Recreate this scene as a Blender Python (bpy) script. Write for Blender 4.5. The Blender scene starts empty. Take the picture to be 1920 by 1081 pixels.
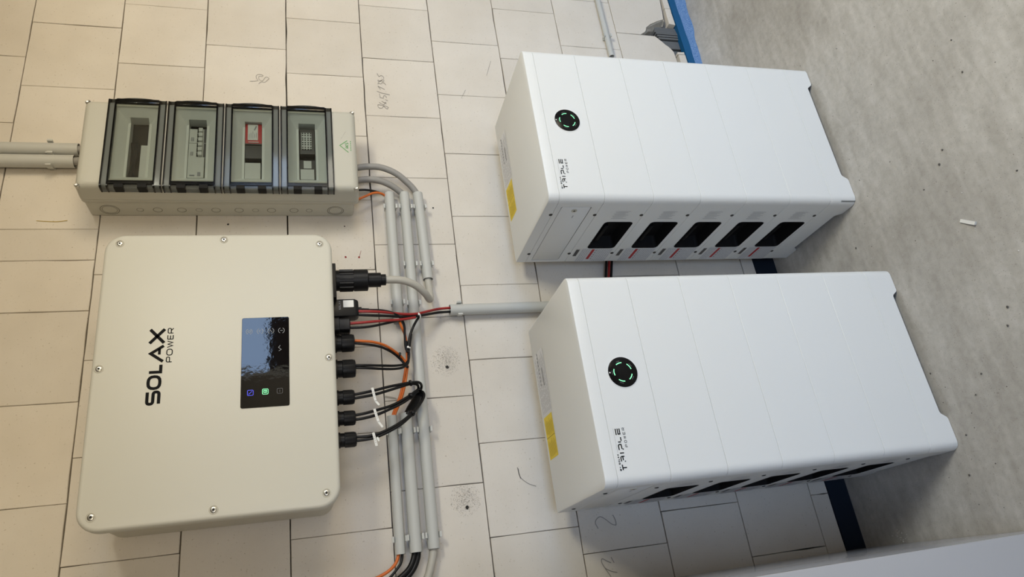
import bpy, bmesh, math, random
from mathutils import Vector, Matrix
random.seed(7)
C = bpy.context.scene.collection
R = math.radians
# ------------------------------------------------------------------ camera
def look(yaw, pitch, roll):
    F = Vector((math.sin(yaw)*math.cos(pitch), math.cos(yaw)*math.cos(pitch), math.sin(pitch)))
    rt = Vector((math.cos(yaw), -math.sin(yaw), 0)); up = rt.cross(F)
    c, s = math.cos(roll), math.sin(roll)
    return c*rt+s*up, -s*rt+c*up, F
RT, UP, FW = look(0.4273, -0.2748, -0.0269)
cam_data = bpy.data.cameras.new('camera'); cam = bpy.data.objects.new('camera', cam_data); C.objects.link(cam)
cam_data.sensor_fit = 'HORIZONTAL'; cam_data.sensor_width = 36; cam_data.lens = 1298.43/1920*36
cam_data.clip_start = 0.02
# the phone was held on its side: the picture's right is the room's down
m3 = Matrix((-UP, RT, -FW)).transposed()
cam.matrix_world = Matrix.Translation((-0.3723, -1.8849, 1.5534)) @ m3.to_4x4()
bpy.context.scene.camera = cam
# ------------------------------------------------------------------ world, lights, exposure
sc = bpy.context.scene
sc.view_settings.view_transform = 'Standard'; sc.view_settings.look = 'None'
sc.view_settings.gamma = 1; sc.view_settings.use_curve_mapping = False
sc.view_settings.exposure = 0.0
SKY, GROUND, FILL = (4.3, 6.1, 9.2), (10.0, 8.3, 5.6), (73.0, 70.5, 58.0)
WINDOW_AND_FILL = [(1.4, 3.3, 0.35, 2.3), (-1.5, -0.35, 0.9, 2.2)]          # openings in the wall behind the camera, second one added as fill: x0, x1, z0, z1
w = bpy.data.worlds.new('world'); sc.world = w; w.use_nodes = True
wt = w.node_tree; bg = wt.nodes['Background']; tcw = wt.nodes.new('ShaderNodeTexCoord'); sx = wt.nodes.new('ShaderNodeSeparateXYZ')
mrw = wt.nodes.new('ShaderNodeMapRange'); mrw.inputs['From Min'].default_value = -0.03; mrw.inputs['From Max'].default_value = 0.03
mxw = wt.nodes.new('ShaderNodeMix'); mxw.data_type = 'RGBA'; mxw.inputs[6].default_value = (*GROUND, 1); mxw.inputs[7].default_value = (*SKY, 1)
wt.links.new(tcw.outputs['Generated'], sx.inputs[0]); wt.links.new(sx.outputs['Z'], mrw.inputs['Value']); wt.links.new(mrw.outputs['Result'], mxw.inputs[0]); wt.links.new(mxw.outputs[2], bg.inputs[0])
def area(name, loc, target, sx, sy, power, col, spread=180):
    l = bpy.data.lights.new(name, 'AREA'); l.shape = 'RECTANGLE'; l.size = sx; l.size_y = sy
    l.energy = power; l.color = col; l.spread = R(spread)
    o = bpy.data.objects.new(name, l); C.objects.link(o); o.location = loc
    o.rotation_euler = (Vector(target)-Vector(loc)).to_track_quat('-Z', 'Y').to_euler()
    return o
for i, (x0, x1, z0, z1) in enumerate(WINDOW_AND_FILL):
    p = area('window_portal', ((x0+x1)/2, -4.05, (z0+z1)/2), ((x0+x1)/2, 0, (z0+z1)/2), x1-x0, z1-z0, 1, (1, 1, 1)); p.data.cycles.is_portal = True
lm = max(FILL); area('ceiling_lamp', (1.4, -2.6, 2.55), (1.4, -2.6, 0), 0.9, 0.9, lm, tuple(c/lm for c in FILL))  # soft fill light added below the ceiling
# ------------------------------------------------------------------ materials
def mat(name, col, rough=0.5, metal=0.0, spec=0.5, emit=None, estr=0.0, coat=0.0, var=0.0, vscale=30, bump=0.0, bscale=400, objvar=0.0):
    m = bpy.data.materials.new(name); m.use_nodes = True; nt = m.node_tree; b = nt.nodes['Principled BSDF']
    b.inputs['Base Color'].default_value = (*col, 1); b.inputs['Roughness'].default_value = rough
    b.inputs['Metallic'].default_value = metal; b.inputs['Specular IOR Level'].default_value = spec
    b.inputs['Coat Weight'].default_value = coat
    if emit: b.inputs['Emission Color'].default_value = (*emit, 1); b.inputs['Emission Strength'].default_value = estr
    N, L = nt.nodes.new, nt.links.new
    if var or bump: tc = N('ShaderNodeTexCoord')
    if var or objvar:
        last = None
        if var:
            n = N('ShaderNodeTexNoise'); n.inputs['Scale'].default_value = vscale; n.inputs['Detail'].default_value = 6
            L(tc.outputs['Object'], n.inputs['Vector']); mr = N('ShaderNodeMapRange')
            mr.inputs['To Min'].default_value = 1-var; mr.inputs['To Max'].default_value = 1+var
            L(n.outputs['Fac'], mr.inputs['Value']); last = mr.outputs['Result']
        if objvar:
            oi = N('ShaderNodeObjectInfo'); m2 = N('ShaderNodeMapRange')
            m2.inputs['To Min'].default_value = 1-objvar; m2.inputs['To Max'].default_value = 1+objvar
            L(oi.outputs['Random'], m2.inputs['Value'])
            if last:
                mu = N('ShaderNodeMath'); mu.operation = 'MULTIPLY'; L(last, mu.inputs[0]); L(m2.outputs['Result'], mu.inputs[1]); last = mu.outputs[0]
            else: last = m2.outputs['Result']
        vm = N('ShaderNodeVectorMath'); vm.operation = 'SCALE'; vm.inputs[0].default_value = col
        L(last, vm.inputs['Scale']); L(vm.outputs['Vector'], b.inputs['Base Color'])
    if bump:
        n2 = N('ShaderNodeTexNoise'); n2.inputs['Scale'].default_value = bscale; n2.inputs['Detail'].default_value = 4
        L(tc.outputs['Object'], n2.inputs['Vector']); bp = N('ShaderNodeBump'); bp.inputs['Strength'].default_value = bump
        bp.inputs['Distance'].default_value = 0.002; L(n2.outputs['Fac'], bp.inputs['Height']); L(bp.outputs['Normal'], b.inputs['Normal'])
    return m
def clear(name, tint, gloss=0.06, rough=0.03):
    m = bpy.data.materials.new(name); m.use_nodes = True; nt = m.node_tree; nt.nodes.remove(nt.nodes['Principled BSDF'])
    N, L = nt.nodes.new, nt.links.new; out = nt.nodes['Material Output']
    t = N('ShaderNodeBsdfTransparent'); t.inputs[0].default_value = (*tint, 1)
    g = N('ShaderNodeBsdfGlossy'); g.inputs['Roughness'].default_value = rough
    lw = N('ShaderNodeFresnel'); lw.inputs['IOR'].default_value = 1.42
    mx = N('ShaderNodeMixShader'); L(lw.outputs[0], mx.inputs[0]); L(t.outputs[0], mx.inputs[1]); L(g.outputs[0], mx.inputs[2]); L(mx.outputs[0], out.inputs['Surface'])
    return m
def block_material():
    m = mat('sand_lime_block', (0.68, 0.635, 0.575), 0.9, spec=0.2, var=0.05, vscale=14, bump=0.12, bscale=900, objvar=0.035)
    nt = m.node_tree; N, L = nt.nodes.new, nt.links.new; b = nt.nodes['Principled BSDF']
    old = b.inputs['Base Color'].links[0].from_socket
    tc = N('ShaderNodeTexCoord'); n = N('ShaderNodeTexNoise'); n.inputs['Scale'].default_value = 170; n.inputs['Detail'].default_value = 3
    L(tc.outputs['Object'], n.inputs['Vector'])
    r = N('ShaderNodeValToRGB'); r.color_ramp.elements[0].position = 0.24; r.color_ramp.elements[1].position = 0.36
    r.color_ramp.elements[0].color = (0.62, 0.58, 0.52, 1); r.color_ramp.elements[1].color = (1, 1, 1, 1)
    L(n.outputs['Fac'], r.inputs[0])
    n3 = N('ShaderNodeTexNoise'); n3.inputs['Scale'].default_value = 3.2; n3.inputs['Detail'].default_value = 5; L(tc.outputs['Object'], n3.inputs['Vector'])
    r3 = N('ShaderNodeValToRGB'); r3.color_ramp.elements[0].position = 0.32; r3.color_ramp.elements[1].position = 0.6
    r3.color_ramp.elements[0].color = (0.93, 0.915, 0.89, 1); r3.color_ramp.elements[1].color = (1, 1, 1, 1); L(n3.outputs['Fac'], r3.inputs[0])
    a = N('ShaderNodeMix'); a.data_type = 'RGBA'; a.blend_type = 'MULTIPLY'; a.inputs[0].default_value = 1; L(old, a.inputs[6]); L(r.outputs[0], a.inputs[7])
    c = N('ShaderNodeMix'); c.data_type = 'RGBA'; c.blend_type = 'MULTIPLY'; c.inputs[0].default_value = 1; L(a.outputs[2], c.inputs[6]); L(r3.outputs[0], c.inputs[7])
    L(c.outputs[2], b.inputs['Base Color'])
    return m
def screed_material():
    m = mat('screed', (0.3, 0.285, 0.26), 0.8, spec=0.3, bump=0.25, bscale=260)
    nt = m.node_tree; N, L = nt.nodes.new, nt.links.new; b = nt.nodes['Principled BSDF']; tc = N('ShaderNodeTexCoord')
    def ramp(scale, p0, p1, c0, c1, detail=6, stretch=None):
        n = N('ShaderNodeTexNoise'); n.inputs['Scale'].default_value = scale; n.inputs['Detail'].default_value = detail; n.inputs['Distortion'].default_value = 0.4
        if stretch:
            mp = N('ShaderNodeMapping'); mp.inputs['Scale'].default_value = stretch; mp.inputs['Rotation'].default_value = (0, 0, 0.7)
            L(tc.outputs['Object'], mp.inputs['Vector']); L(mp.outputs[0], n.inputs['Vector'])
        else: L(tc.outputs['Object'], n.inputs['Vector'])
        r = N('ShaderNodeValToRGB'); e = r.color_ramp.elements; e[0].position = p0; e[1].position = p1; e[0].color = (*c0, 1); e[1].color = (*c1, 1)
        L(n.outputs['Fac'], r.inputs[0]); return r.outputs[0]
    cs = [ramp(2.6, 0.3, 0.7, (0.36, 0.345, 0.32), (0.50, 0.485, 0.46)), ramp(55, 0.3, 0.62, (0.91, 0.905, 0.9), (1.04, 1.04, 1.04)),
          ramp(9, 0.35, 0.7, (0.92, 0.91, 0.9), (1.1, 1.1, 1.11), 8, (1, 4, 1)), ramp(330, 0.27, 0.36, (0.55, 0.53, 0.5), (1, 1, 1), 2)]
    last = cs[0]
    for c in cs[1:]:
        x = N('ShaderNodeMix'); x.data_type = 'RGBA'; x.blend_type = 'MULTIPLY'; x.inputs[0].default_value = 1; L(last, x.inputs[6]); L(c, x.inputs[7]); last = x.outputs[2]
    L(last, b.inputs['Base Color'])
    return m
def foam_material():
    m = mat('foam_speckle', (0.12, 0.25, 0.5), 0.8, spec=0.2)
    nt = m.node_tree; N, L = nt.nodes.new, nt.links.new; b = nt.nodes['Principled BSDF']; tc = N('ShaderNodeTexCoord')
    n = N('ShaderNodeTexNoise'); n.inputs['Scale'].default_value = 420; n.inputs['Detail'].default_value = 2; L(tc.outputs['Object'], n.inputs['Vector'])
    r = N('ShaderNodeValToRGB'); e = r.color_ramp.elements; e[0].position = 0.38; e[1].position = 0.62
    e[0].color = (0.06, 0.16, 0.40, 1); e[1].color = (0.22, 0.36, 0.60, 1); L(n.outputs['Fac'], r.inputs[0]); L(r.outputs[0], b.inputs['Base Color'])
    return m
M = dict(
    block=block_material(), screed=screed_material(), foam=foam_material(),
    mortar=mat('mortar_joint', (0.16, 0.145, 0.12), 0.95, spec=0.1), skirt=mat('dark_film', (0.008, 0.014, 0.026), 0.7, spec=0.2), film=mat('blue_film', (0.004, 0.085, 0.22), 0.5, spec=0.3),
    broken=mat('broken_block', (0.36, 0.34, 0.30), 0.95, var=0.25, vscale=120, bump=0.8, bscale=300),
    ribbed=mat('ribbed_dark_block', (0.12, 0.125, 0.13), 0.8, var=0.1), paint=mat('raw_plaster', (0.36, 0.32, 0.26), 0.8, var=0.03, vscale=4),
    inverter=mat('inverter_cream_coat', (0.60, 0.59, 0.53), 0.42, bump=0.04, bscale=1500), inverter_side=mat('inverter_body_coat', (0.55, 0.53, 0.46), 0.5),
    battery=mat('battery_white_coat', (0.74, 0.75, 0.75), 0.38, bump=0.03, bscale=1500), black=mat('black_plastic', (0.006, 0.006, 0.007), 0.4, spec=0.3),
    black_soft=mat('black_recess', (0.004, 0.004, 0.005), 0.6, spec=0.15),
    gland=mat('black_nylon', (0.005, 0.005, 0.006), 0.42, spec=0.28), print_black=mat('black_print', (0.004, 0.004, 0.004), 0.6, spec=0.12),
    print_mid=mat('mid_grey_print', (0.38, 0.39, 0.42), 0.6), void=mat('fuse_row_void', (0.012, 0.012, 0.012), 0.7, spec=0.2), print_grey=mat('grey_print', (0.3, 0.3, 0.32), 0.6), steel=mat('screw_steel', (0.45, 0.44, 0.41), 0.32, metal=1.0), screw_dark=mat('dark_screw', (0.05, 0.05, 0.05), 0.4, metal=0.6),
    screen=mat('black_glass_screen', (0.003, 0.003, 0.004), 0.03, spec=0.42, bump=0.06, bscale=55), disc=mat('black_gloss_disc', (0.003, 0.003, 0.004), 0.2, spec=0.2),
    led_green=mat('green_led', (0.1, 0.6, 0.3), 0.5, emit=(0.30, 1.0, 0.46), estr=1.15), led_blue=mat('blue_led', (0.05, 0.06, 0.6), 0.5, emit=(0.06, 0.07, 0.9), estr=0.7),
    icon_off=mat('unlit_icon', (0.05, 0.05, 0.055), 0.4), icon_pale=mat('pale_icon', (0.25, 0.27, 0.3), 0.4), white_print=mat('white_print', (0.7, 0.7, 0.7), 0.6),
    conduit=mat('grey_conduit', (0.50, 0.505, 0.485), 0.45), clip=mat('conduit_clip_plastic', (0.52, 0.525, 0.5), 0.45),
    tray=mat('tray_light_grey', (0.72, 0.735, 0.72), 0.5), box=mat('box_grey_plastic', (0.52, 0.51, 0.45), 0.5), box_groove=mat('box_groove', (0.24, 0.23, 0.19), 0.7),  # tray colour lightened to stand in for the haze of the flaps
    grey_cable=mat('grey_cable', (0.47, 0.45, 0.40), 0.45), grey_cable2=mat('slate_cable', (0.30, 0.29, 0.275), 0.45), black_cable=mat('black_cable', (0.005, 0.005, 0.006), 0.4, spec=0.3),
    red_cable=mat('red_cable', (0.33, 0.02, 0.02), 0.4), orange_cable=mat('orange_cable', (0.62, 0.14, 0.02), 0.45),
    tag=mat('white_tag', (0.75, 0.75, 0.73), 0.4), yellow=mat('yellow_label', (0.80, 0.60, 0.012), 0.5), label=mat('silver_label', (0.74, 0.74, 0.76), 0.5), label_dim=mat('matt_label', (0.64, 0.65, 0.68), 0.5),
    red_print=mat('red_print', (0.42, 0.02, 0.025), 0.5), yellow_print=mat('yellow_print_dark', (0.42, 0.30, 0.02), 0.6),
    clear=clear('clear_smoke_window', (0.80, 0.82, 0.80)), smoke=clear('smoke_tint_plastic', (0.52, 0.55, 0.57), rough=0.12), smoke_dark=clear('dark_smoke_plastic', (0.08, 0.085, 0.09), rough=0.2),
    device=mat('breaker_grey', (0.62, 0.63, 0.61), 0.5), device_red=mat('arrester_red', (0.5, 0.03, 0.035), 0.45), device_dark=mat('device_charcoal', (0.07, 0.065, 0.065), 0.5), terminal_hole=mat('terminal_hole', (0.02, 0.02, 0.02), 0.7),
    board=mat('dark_timber', (0.06, 0.04, 0.028), 0.7, var=0.3, vscale=8), green=mat('green_print', (0.10, 0.34, 0.10), 0.6), pencil=mat('pencil_graphite', (0.27, 0.25, 0.23), 0.6), red_dot=mat('red_chalk', (0.25, 0.03, 0.03), 0.9), hole=mat('drill_hole', (0.03, 0.028, 0.025), 0.95),
    dust=mat('drill_dust', (0.33, 0.30, 0.255), 0.95), cabinet=mat('cabinet_gloss_white', (0.40, 0.40, 0.42), 0.16, spec=0.6), crumb=mat('dark_crumb', (0.09, 0.085, 0.08), 0.9), crumb_light=mat('pale_crumb', (0.55, 0.53, 0.5), 0.9))
# ------------------------------------------------------------------ mesh helpers
def nb(): return bmesh.new()
def emit(name, bm, m, parent=None, smooth=40, local=False, **props):
    bmesh.ops.remove_doubles(bm, verts=bm.verts, dist=1e-6)
    bmesh.ops.recalc_face_normals(bm, faces=bm.faces)
    if parent and not local:
        r = parent
        while r.parent: r = r.parent
        bmesh.ops.translate(bm, verts=bm.verts, vec=-r.location)
    me = bpy.data.meshes.new(name); bm.to_mesh(me); bm.free()
    me.materials.append(m)
    if smooth:
        me.polygons.foreach_set('use_smooth', [True]*len(me.polygons)); me.set_sharp_from_angle(angle=R(smooth))
    o = bpy.data.objects.new(name, me); C.objects.link(o); o.parent = parent
    for k, v in props.items(): o[k] = v
    return o
def thing(name, label, cat, loc, group=None, rz=0.0):
    o = bpy.data.objects.new(name, None); C.objects.link(o); o.location = loc; o.rotation_euler = (0, 0, rz); o.empty_display_size = 0.1
    o['label'] = label; o['category'] = cat
    if group: o['group'] = group
    return o
def rings(bm, rs, cap0=True, cap1=True):
    vr = [[bm.verts.new(p) for p in r] for r in rs]
    n = len(vr[0])
    for a, b in zip(vr, vr[1:]):
        for i in range(n):
            j = (i+1) % n
            bm.faces.new((a[i], a[j], b[j], b[i]))
    if cap0: bm.faces.new(list(reversed(vr[0])))
    if cap1: bm.faces.new(vr[-1])
def box(bm, x0, x1, y0, y1, z0, z1, b=0.0):
    if b <= 0:
        rings(bm, [[(x0,y0,z0),(x1,y0,z0),(x1,y1,z0),(x0,y1,z0)], [(x0,y0,z1),(x1,y0,z1),(x1,y1,z1),(x0,y1,z1)]]); return
    def rg(i, z): return [(x0+i,y0+b,z),(x0+b,y0+i,z),(x1-b,y0+i,z),(x1-i,y0+b,z),(x1-i,y1-b,z),(x1-b,y1-i,z),(x0+b,y1-i,z),(x0+i,y1-b,z)]
    def inn(z): return [(x0+b,y0+b,z),(x0+b,y0+b,z),(x1-b,y0+b,z),(x1-b,y0+b,z),(x1-b,y1-b,z),(x1-b,y1-b,z),(x0+b,y1-b,z),(x0+b,y1-b,z)]
    bb = bmesh.new()
    rings(bb, [[(x0,y0,z0),(x1,y0,z0),(x1,y1,z0),(x0,y1,z0)], [(x0,y0,z1),(x1,y0,z1),(x1,y1,z1),(x0,y1,z1)]])
    bmesh.ops.recalc_face_normals(bb, faces=bb.faces)
    bmesh.ops.bevel(bb, geom=bb.edges[:], offset=b, segments=2, profile=0.6, affect='EDGES', clamp_overlap=True)
    join(bm, bb)
def join(bm, bb):
    vm = {v: bm.verts.new(v.co) for v in bb.verts}
    for f in bb.faces: bm.faces.new([vm[v] for v in f.verts])
    bb.free()
def rrect(a0, a1, b0, b1, r, n=4):
    """rounded rectangle outline; r is one radius or four (a0b0, a1b0, a1b1, a0b1)"""
    rs = r if isinstance(r, (tuple, list)) else (r,)*4
    out = []
    for (ca, cb, s), q in zip(((a0, b0, 180), (a1, b0, 270), (a1, b1, 0), (a0, b1, 90)), rs):
        x = ca+q if ca == a0 else ca-q; y = cb+q if cb == b0 else cb-q
        for i in range(n+1):
            t = R(s+90*i/n); out.append((x+q*math.cos(t), y+q*math.sin(t)))
    return out
def xz(y): return lambda p: (p[0], y, p[1])
def yz(x): return lambda p: (x, p[0], p[1])
def xy(z): return lambda p: (p[0], p[1], z)
def smooth_path(pts, per=6):
    P = [Vector(p) for p in pts]; P = [P[0]*2-P[1]]+P+[P[-1]*2-P[-2]]; out = []
    for i in range(1, len(P)-2):
        for k in range(per):
            t = k/per; a, b, c, d = P[i-1:i+3]
            out.append(0.5*((2*b)+(c-a)*t+(2*a-5*b+4*c-d)*t*t+(3*b-a-3*c+d)*t**3))
    out.append(P[-2]); return out
def tube(bm, pts, r, n=10, smooth=True, per=5):
    P = smooth_path(pts, per) if smooth else [Vector(p) for p in pts]
    up = None; rs = []
    for i, p in enumerate(P):
        t = (P[min(i+1, len(P)-1)]-P[max(i-1, 0)]).normalized()
        if up is None: up = t.orthogonal().normalized()
        up = (up-t*up.dot(t)).normalized(); s = t.cross(up)
        rs.append([p+r*(math.cos(2*math.pi*k/n)*up+math.sin(2*math.pi*k/n)*s) for k in range(n)])
    rings(bm, rs)
def lathe(bm, prof, org, axis, n=20, cap=True):
    org = Vector(org); ax = Vector(axis).normalized(); u = ax.orthogonal().normalized(); v = ax.cross(u)
    rings(bm, [[org+ax*t+r*(math.cos(2*math.pi*k/n)*u+math.sin(2*math.pi*k/n)*v) for k in range(n)] for t, r in prof], cap, cap)
def ribbon(bm, pts, w, mp, closed=False):
    """flat stroke of width w along a 2-D polyline with mitred joins"""
    P = [Vector(p) for p in pts]; n = len(P); L, Rr = [], []
    for i, p in enumerate(P):
        a = P[i-1] if (i > 0 or closed) else None; b = P[(i+1) % n] if (i < n-1 or closed) else None
        d1 = (p-a).normalized() if a is not None else (b-p).normalized(); d2 = (b-p).normalized() if b is not None else d1
        n1 = Vector((-d1.y, d1.x)); n2 = Vector((-d2.y, d2.x)); nn = n1+n2
        if nn.length < 1e-4: nn = n1
        nn.normalize(); k = w/2/max(0.45, nn.dot(n1)); L.append(p+nn*k); Rr.append(p-nn*k)
    vl = [bm.verts.new(mp(q)) for q in L]; vr = [bm.verts.new(mp(q)) for q in Rr]
    for i in range(n if closed else n-1):
        j = (i+1) % n; bm.faces.new((vl[i], vl[j], vr[j], vr[i]))
def roundp(pts, r, closed=False, n=4):
    P = [Vector(p) for p in pts]; out = []; m = len(P)
    for i, p in enumerate(P):
        if not closed and i in (0, m-1): out.append(tuple(p)); continue
        a = P[i-1]; b = P[(i+1) % m]; q = min(r, (a-p).length*0.49, (b-p).length*0.49)
        s = p+(a-p).normalized()*q; e = p+(b-p).normalized()*q
        for k in range(n+1):
            t = k/n; out.append(tuple((1-t)**2*s+2*t*(1-t)*p+t*t*e))
    return out
GLYPH = {  # strokes in a unit box: (points, corner radius, closed)
 'S': [([(1,1),(0,1),(0,.5),(1,.5),(1,0),(0,0)], .3, False)], 'O': [([(0,0),(1,0),(1,1),(0,1)], .4, True)], 'L': [([(0,1),(0,0),(1,0)], 0, False)],
 'A': [([(0,0),(.5,1),(1,0)], 0, False), ([(.42,.28),(.86,.28)], 0, False)], 'X': [([(0,0),(1,1)], 0, False), ([(0,1),(1,0)], 0, False)],
 'P': [([(0,0),(0,1),(1,1),(1,.42),(0,.42)], .25, False)], 'W': [([(0,1),(.25,0),(.5,.9),(.75,0),(1,1)], 0, False)], 'E': [([(1,1),(0,1),(0,0),(1,0)], .1, False), ([(0,.5),(.9,.5)], 0, False)],
 'R': [([(0,0),(0,1),(1,1),(1,.42),(0,.42)], .25, False), ([(.55,.42),(1,0)], 0, False)], 'B': [([(0,0),(1,0),(1,1),(0,1)], .2, True), ([(0,.5),(1,.5)], 0, False)],
 'Y': [([(0,1),(.5,.5),(1,1)], 0, False), ([(.5,.5),(.5,0)], 0, False)], 'K': [([(0,0),(0,1)], 0, False), ([(1,1),(.1,.5),(1,0)], 0, False)],
 'D': [([(0,0),(1,0),(1,1),(0,1)], .3, True)], 'G': [([(1,1),(0,1),(0,0),(1,0),(1,.5),(.5,.5)], .2, False)], 'F': [([(0,0),(0,1),(1,1)], 0, False), ([(0,.5),(.8,.5)], 0, False)], 'U': [([(0,1),(0,0),(1,0),(1,1)], .4, False)],
 'T': [([(0,1),(1,1)], 0, False), ([(.5,1),(.5,0)], 0, False)], 'I': [([(.5,0),(.5,1)], 0, False)]}
TRIPLE = [[([(0,1),(1,1)], 0, False), ([(.42,1),(.42,0)], 0, False)],
 [([(.1,1),(.85,1),(1,.8),(1,.06)], .1, False), ([(.3,.5),(1,.5)], 0, False), ([(0,.07),(.2,.07)], 0, False)],
 [([(.5,0),(.5,1)], 0, False)],
 [([(0,1),(.85,1),(1,.8),(1,.3),(.15,.3)], .1, False), ([(0,.03),(.22,.03)], 0, False)],
 [([(0,.9),(0,.2)], 0, False), ([(.2,.1),(1,.1)], 0, False)],
 [([(0,1),(1,1)], 0, False), ([(1,.52),(.12,.52),(.12,.05),(1,.05)], 0, False)]]
def write(bm, glyphs, spans, z0, z1, t, mp, slant=0.0):
    """stroke lettering: spans are the outer x limits of the letters, t the stroke width"""
    for g, (a, b) in zip(glyphs, spans):
        for pts, r, cl in (GLYPH[g] if isinstance(g, str) else g):
            q = [(a+t/2+u*(b-a-t), z0+t/2+v*(z1-z0-t)) for u, v in pts]
            if r: q = roundp(q, r*(z1-z0), cl)
            ribbon(bm, q, t, mp, cl)
def even(n, a, b, gap): w = (b-a-gap*(n-1))/n; return [(a+i*(w+gap), a+i*(w+gap)+w) for i in range(n)]
def difference(o, cutters):
    par = o.parent; o.parent = None
    for c in cutters:
        md = o.modifiers.new('cut', 'BOOLEAN'); md.operation = 'DIFFERENCE'; md.solver = 'EXACT'; md.material_mode = 'TRANSFER'; md.object = c
    bpy.context.view_layer.update()
    me = bpy.data.meshes.new_from_object(o.evaluated_get(bpy.context.evaluated_depsgraph_get()))
    o.modifiers.clear(); o.data = me; me.polygons.foreach_set('use_smooth', [True]*len(me.polygons)); me.set_sharp_from_angle(angle=R(35))
    for c in cutters: bpy.data.objects.remove(c)
    o.parent = par
def prism(bm, outline, mp0, mp1): rings(bm, [[mp0(p) for p in outline], [mp1(p) for p in outline]])
def copy_tree(o, parent=None):
    c = o.copy(); C.objects.link(c); c.parent = parent
    for ch in list(o.children): copy_tree(ch, c)
    return c
# ------------------------------------------------------------------ the room
def struct(name, bm, m, **k): return emit(name, bm, m, None, 0, kind='structure', **k)
bm = nb(); box(bm, -3.0, 4.0, -4.1, 0.3, -0.15, 0.0); struct('floor', bm, M['screed'])
bm = nb(); box(bm, -3.0, 4.0, -4.1, 0.3, 2.62, 2.75); struct('ceiling', bm, M['paint'])
bm = nb(); box(bm, -3.15, -3.0, -4.1, 0.3, 0, 2.62); struct('wall_left', bm, M['paint'])
bm = nb(); box(bm, 4.0, 4.15, -4.1, 0.3, 0, 2.62); struct('wall_right', bm, M['paint'])
bm = nb(); xs_ = [-3.0]
for x0, x1, z0, z1 in sorted(WINDOW_AND_FILL):
    box(bm, xs_[-1], x0, -4.1, -4.0, 0, 2.62); box(bm, x0, x1, -4.1, -4.0, 0, z0); box(bm, x0, x1, -4.1, -4.0, z1, 2.62); xs_.append(x1)
box(bm, xs_[-1], 4.0, -4.1, -4.0, 0, 2.62)
struct('wall_front', bm, M['paint'])
for i, (x0, x1, z0, z1) in enumerate(WINDOW_AND_FILL):
    bm = nb()
    for a, b, c, d in ((x0, x0+.06, z0, z1), (x1-.06, x1, z0, z1), (x0+.06, x1-.06, z0, z0+.06), (x0+.06, x1-.06, z1-.06, z1)): box(bm, a, b, -4.08, -4.02, c, d)
    wn = struct('window_%d' % (i+1), bm, M['tag'])
    if i == 0:
        bm = nb(); box(bm, 1.42, 1.93, -4.07, -4.03, z0+.02, 1.93); emit('lower_board', bm, M['board'], wn, 0, label='dark timber board')  # unseen board added to darken part of what the display reflects
bm = nb(); box(bm, -3.0, 4.0, 0.06, 0.3, 0, 2.62); wall = struct('wall_back', bm, M['mortar'])
Z0, DZ = 2.3815, 0.25
def block(outline, gap_bed=0.0009, gap_head=0.0004):
    """one block: outline of (x, z) corners, its front edge chipped and slightly out of true"""
    pts = []; n = len(outline)
    cx = sum(p[0] for p in outline)/n; cz = sum(p[1] for p in outline)/n
    for i in range(n):
        a = Vector(outline[i]); b = Vector(outline[(i+1) % n]); k = 4 if (b-a).length > 0.06 else 2
        bed = abs(b.y-a.y) < abs(b.x-a.x)
        for j in range(k):
            p = a.lerp(b, j/k); g = gap_bed if bed else gap_head
            e = abs(random.gauss(0, 0.0006)) + (0.002*random.random() if random.random() < 0.07 else 0)
            s = Vector((math.copysign(1, cx-p.x)*(gap_head+(0 if bed and j else e*0.6)), math.copysign(1, cz-p.y)*(gap_bed+(e if bed else 0))))
            if j: s = Vector((0, s.y)) if bed else Vector((s.x, 0))
            pts.append(p+s)
    b = nb(); dy = random.uniform(-0.0005, 0.0005); c = Vector((cx, cz))
    def ins(d): return [p+(c-p).normalized()*d for p in pts]
    rings(b, [[(p.x, 0.0595, p.y) for p in pts], [(p.x, dy+0.0014, p.y) for p in pts], [(p.x, dy, p.y) for p in ins(0.0013)]], False, True)
    return emit('block', b, M['block'], wall, 0)
HEADS = [(1.298, 1.053), (1.438, 1.19, 0.945, 0.701, 0.605, 0.455, 0.208, -0.038), (1.543, 1.295, 1.05, 0.805, 0.56, 0.316, 0.068, -0.179), (1.392, 1.147, 0.902, 0.657, 0.412, 0.167, -0.078),
         (1.535, 1.292, 1.046, 0.803, 0.56, 0.317, 0.071, -0.178), (1.623, 1.378, 1.131, 0.888, 0.644, 0.40, 0.155, -0.089), (1.477, 1.234, 0.987, 0.745, 0.501, 0.261, 0.017, -0.232),
         (1.662, 1.417, 1.17, 0.925, 0.68, 0.435, 0.19, -0.058, -0.304), (1.501, 1.256, 1.01, 0.765, 0.52, 0.275, 0.027, -0.22), (1.59, 1.342, 1.1, 0.855, 0.61, 0.365, 0.12, -0.125), (1.5, 1.25, 1.0, 0.755, 0.51, 0.265, 0.02)]
def low(x): return 0.068+(x+0.3)*0.017           # lower edge of the last course, just above the foam strip
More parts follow.
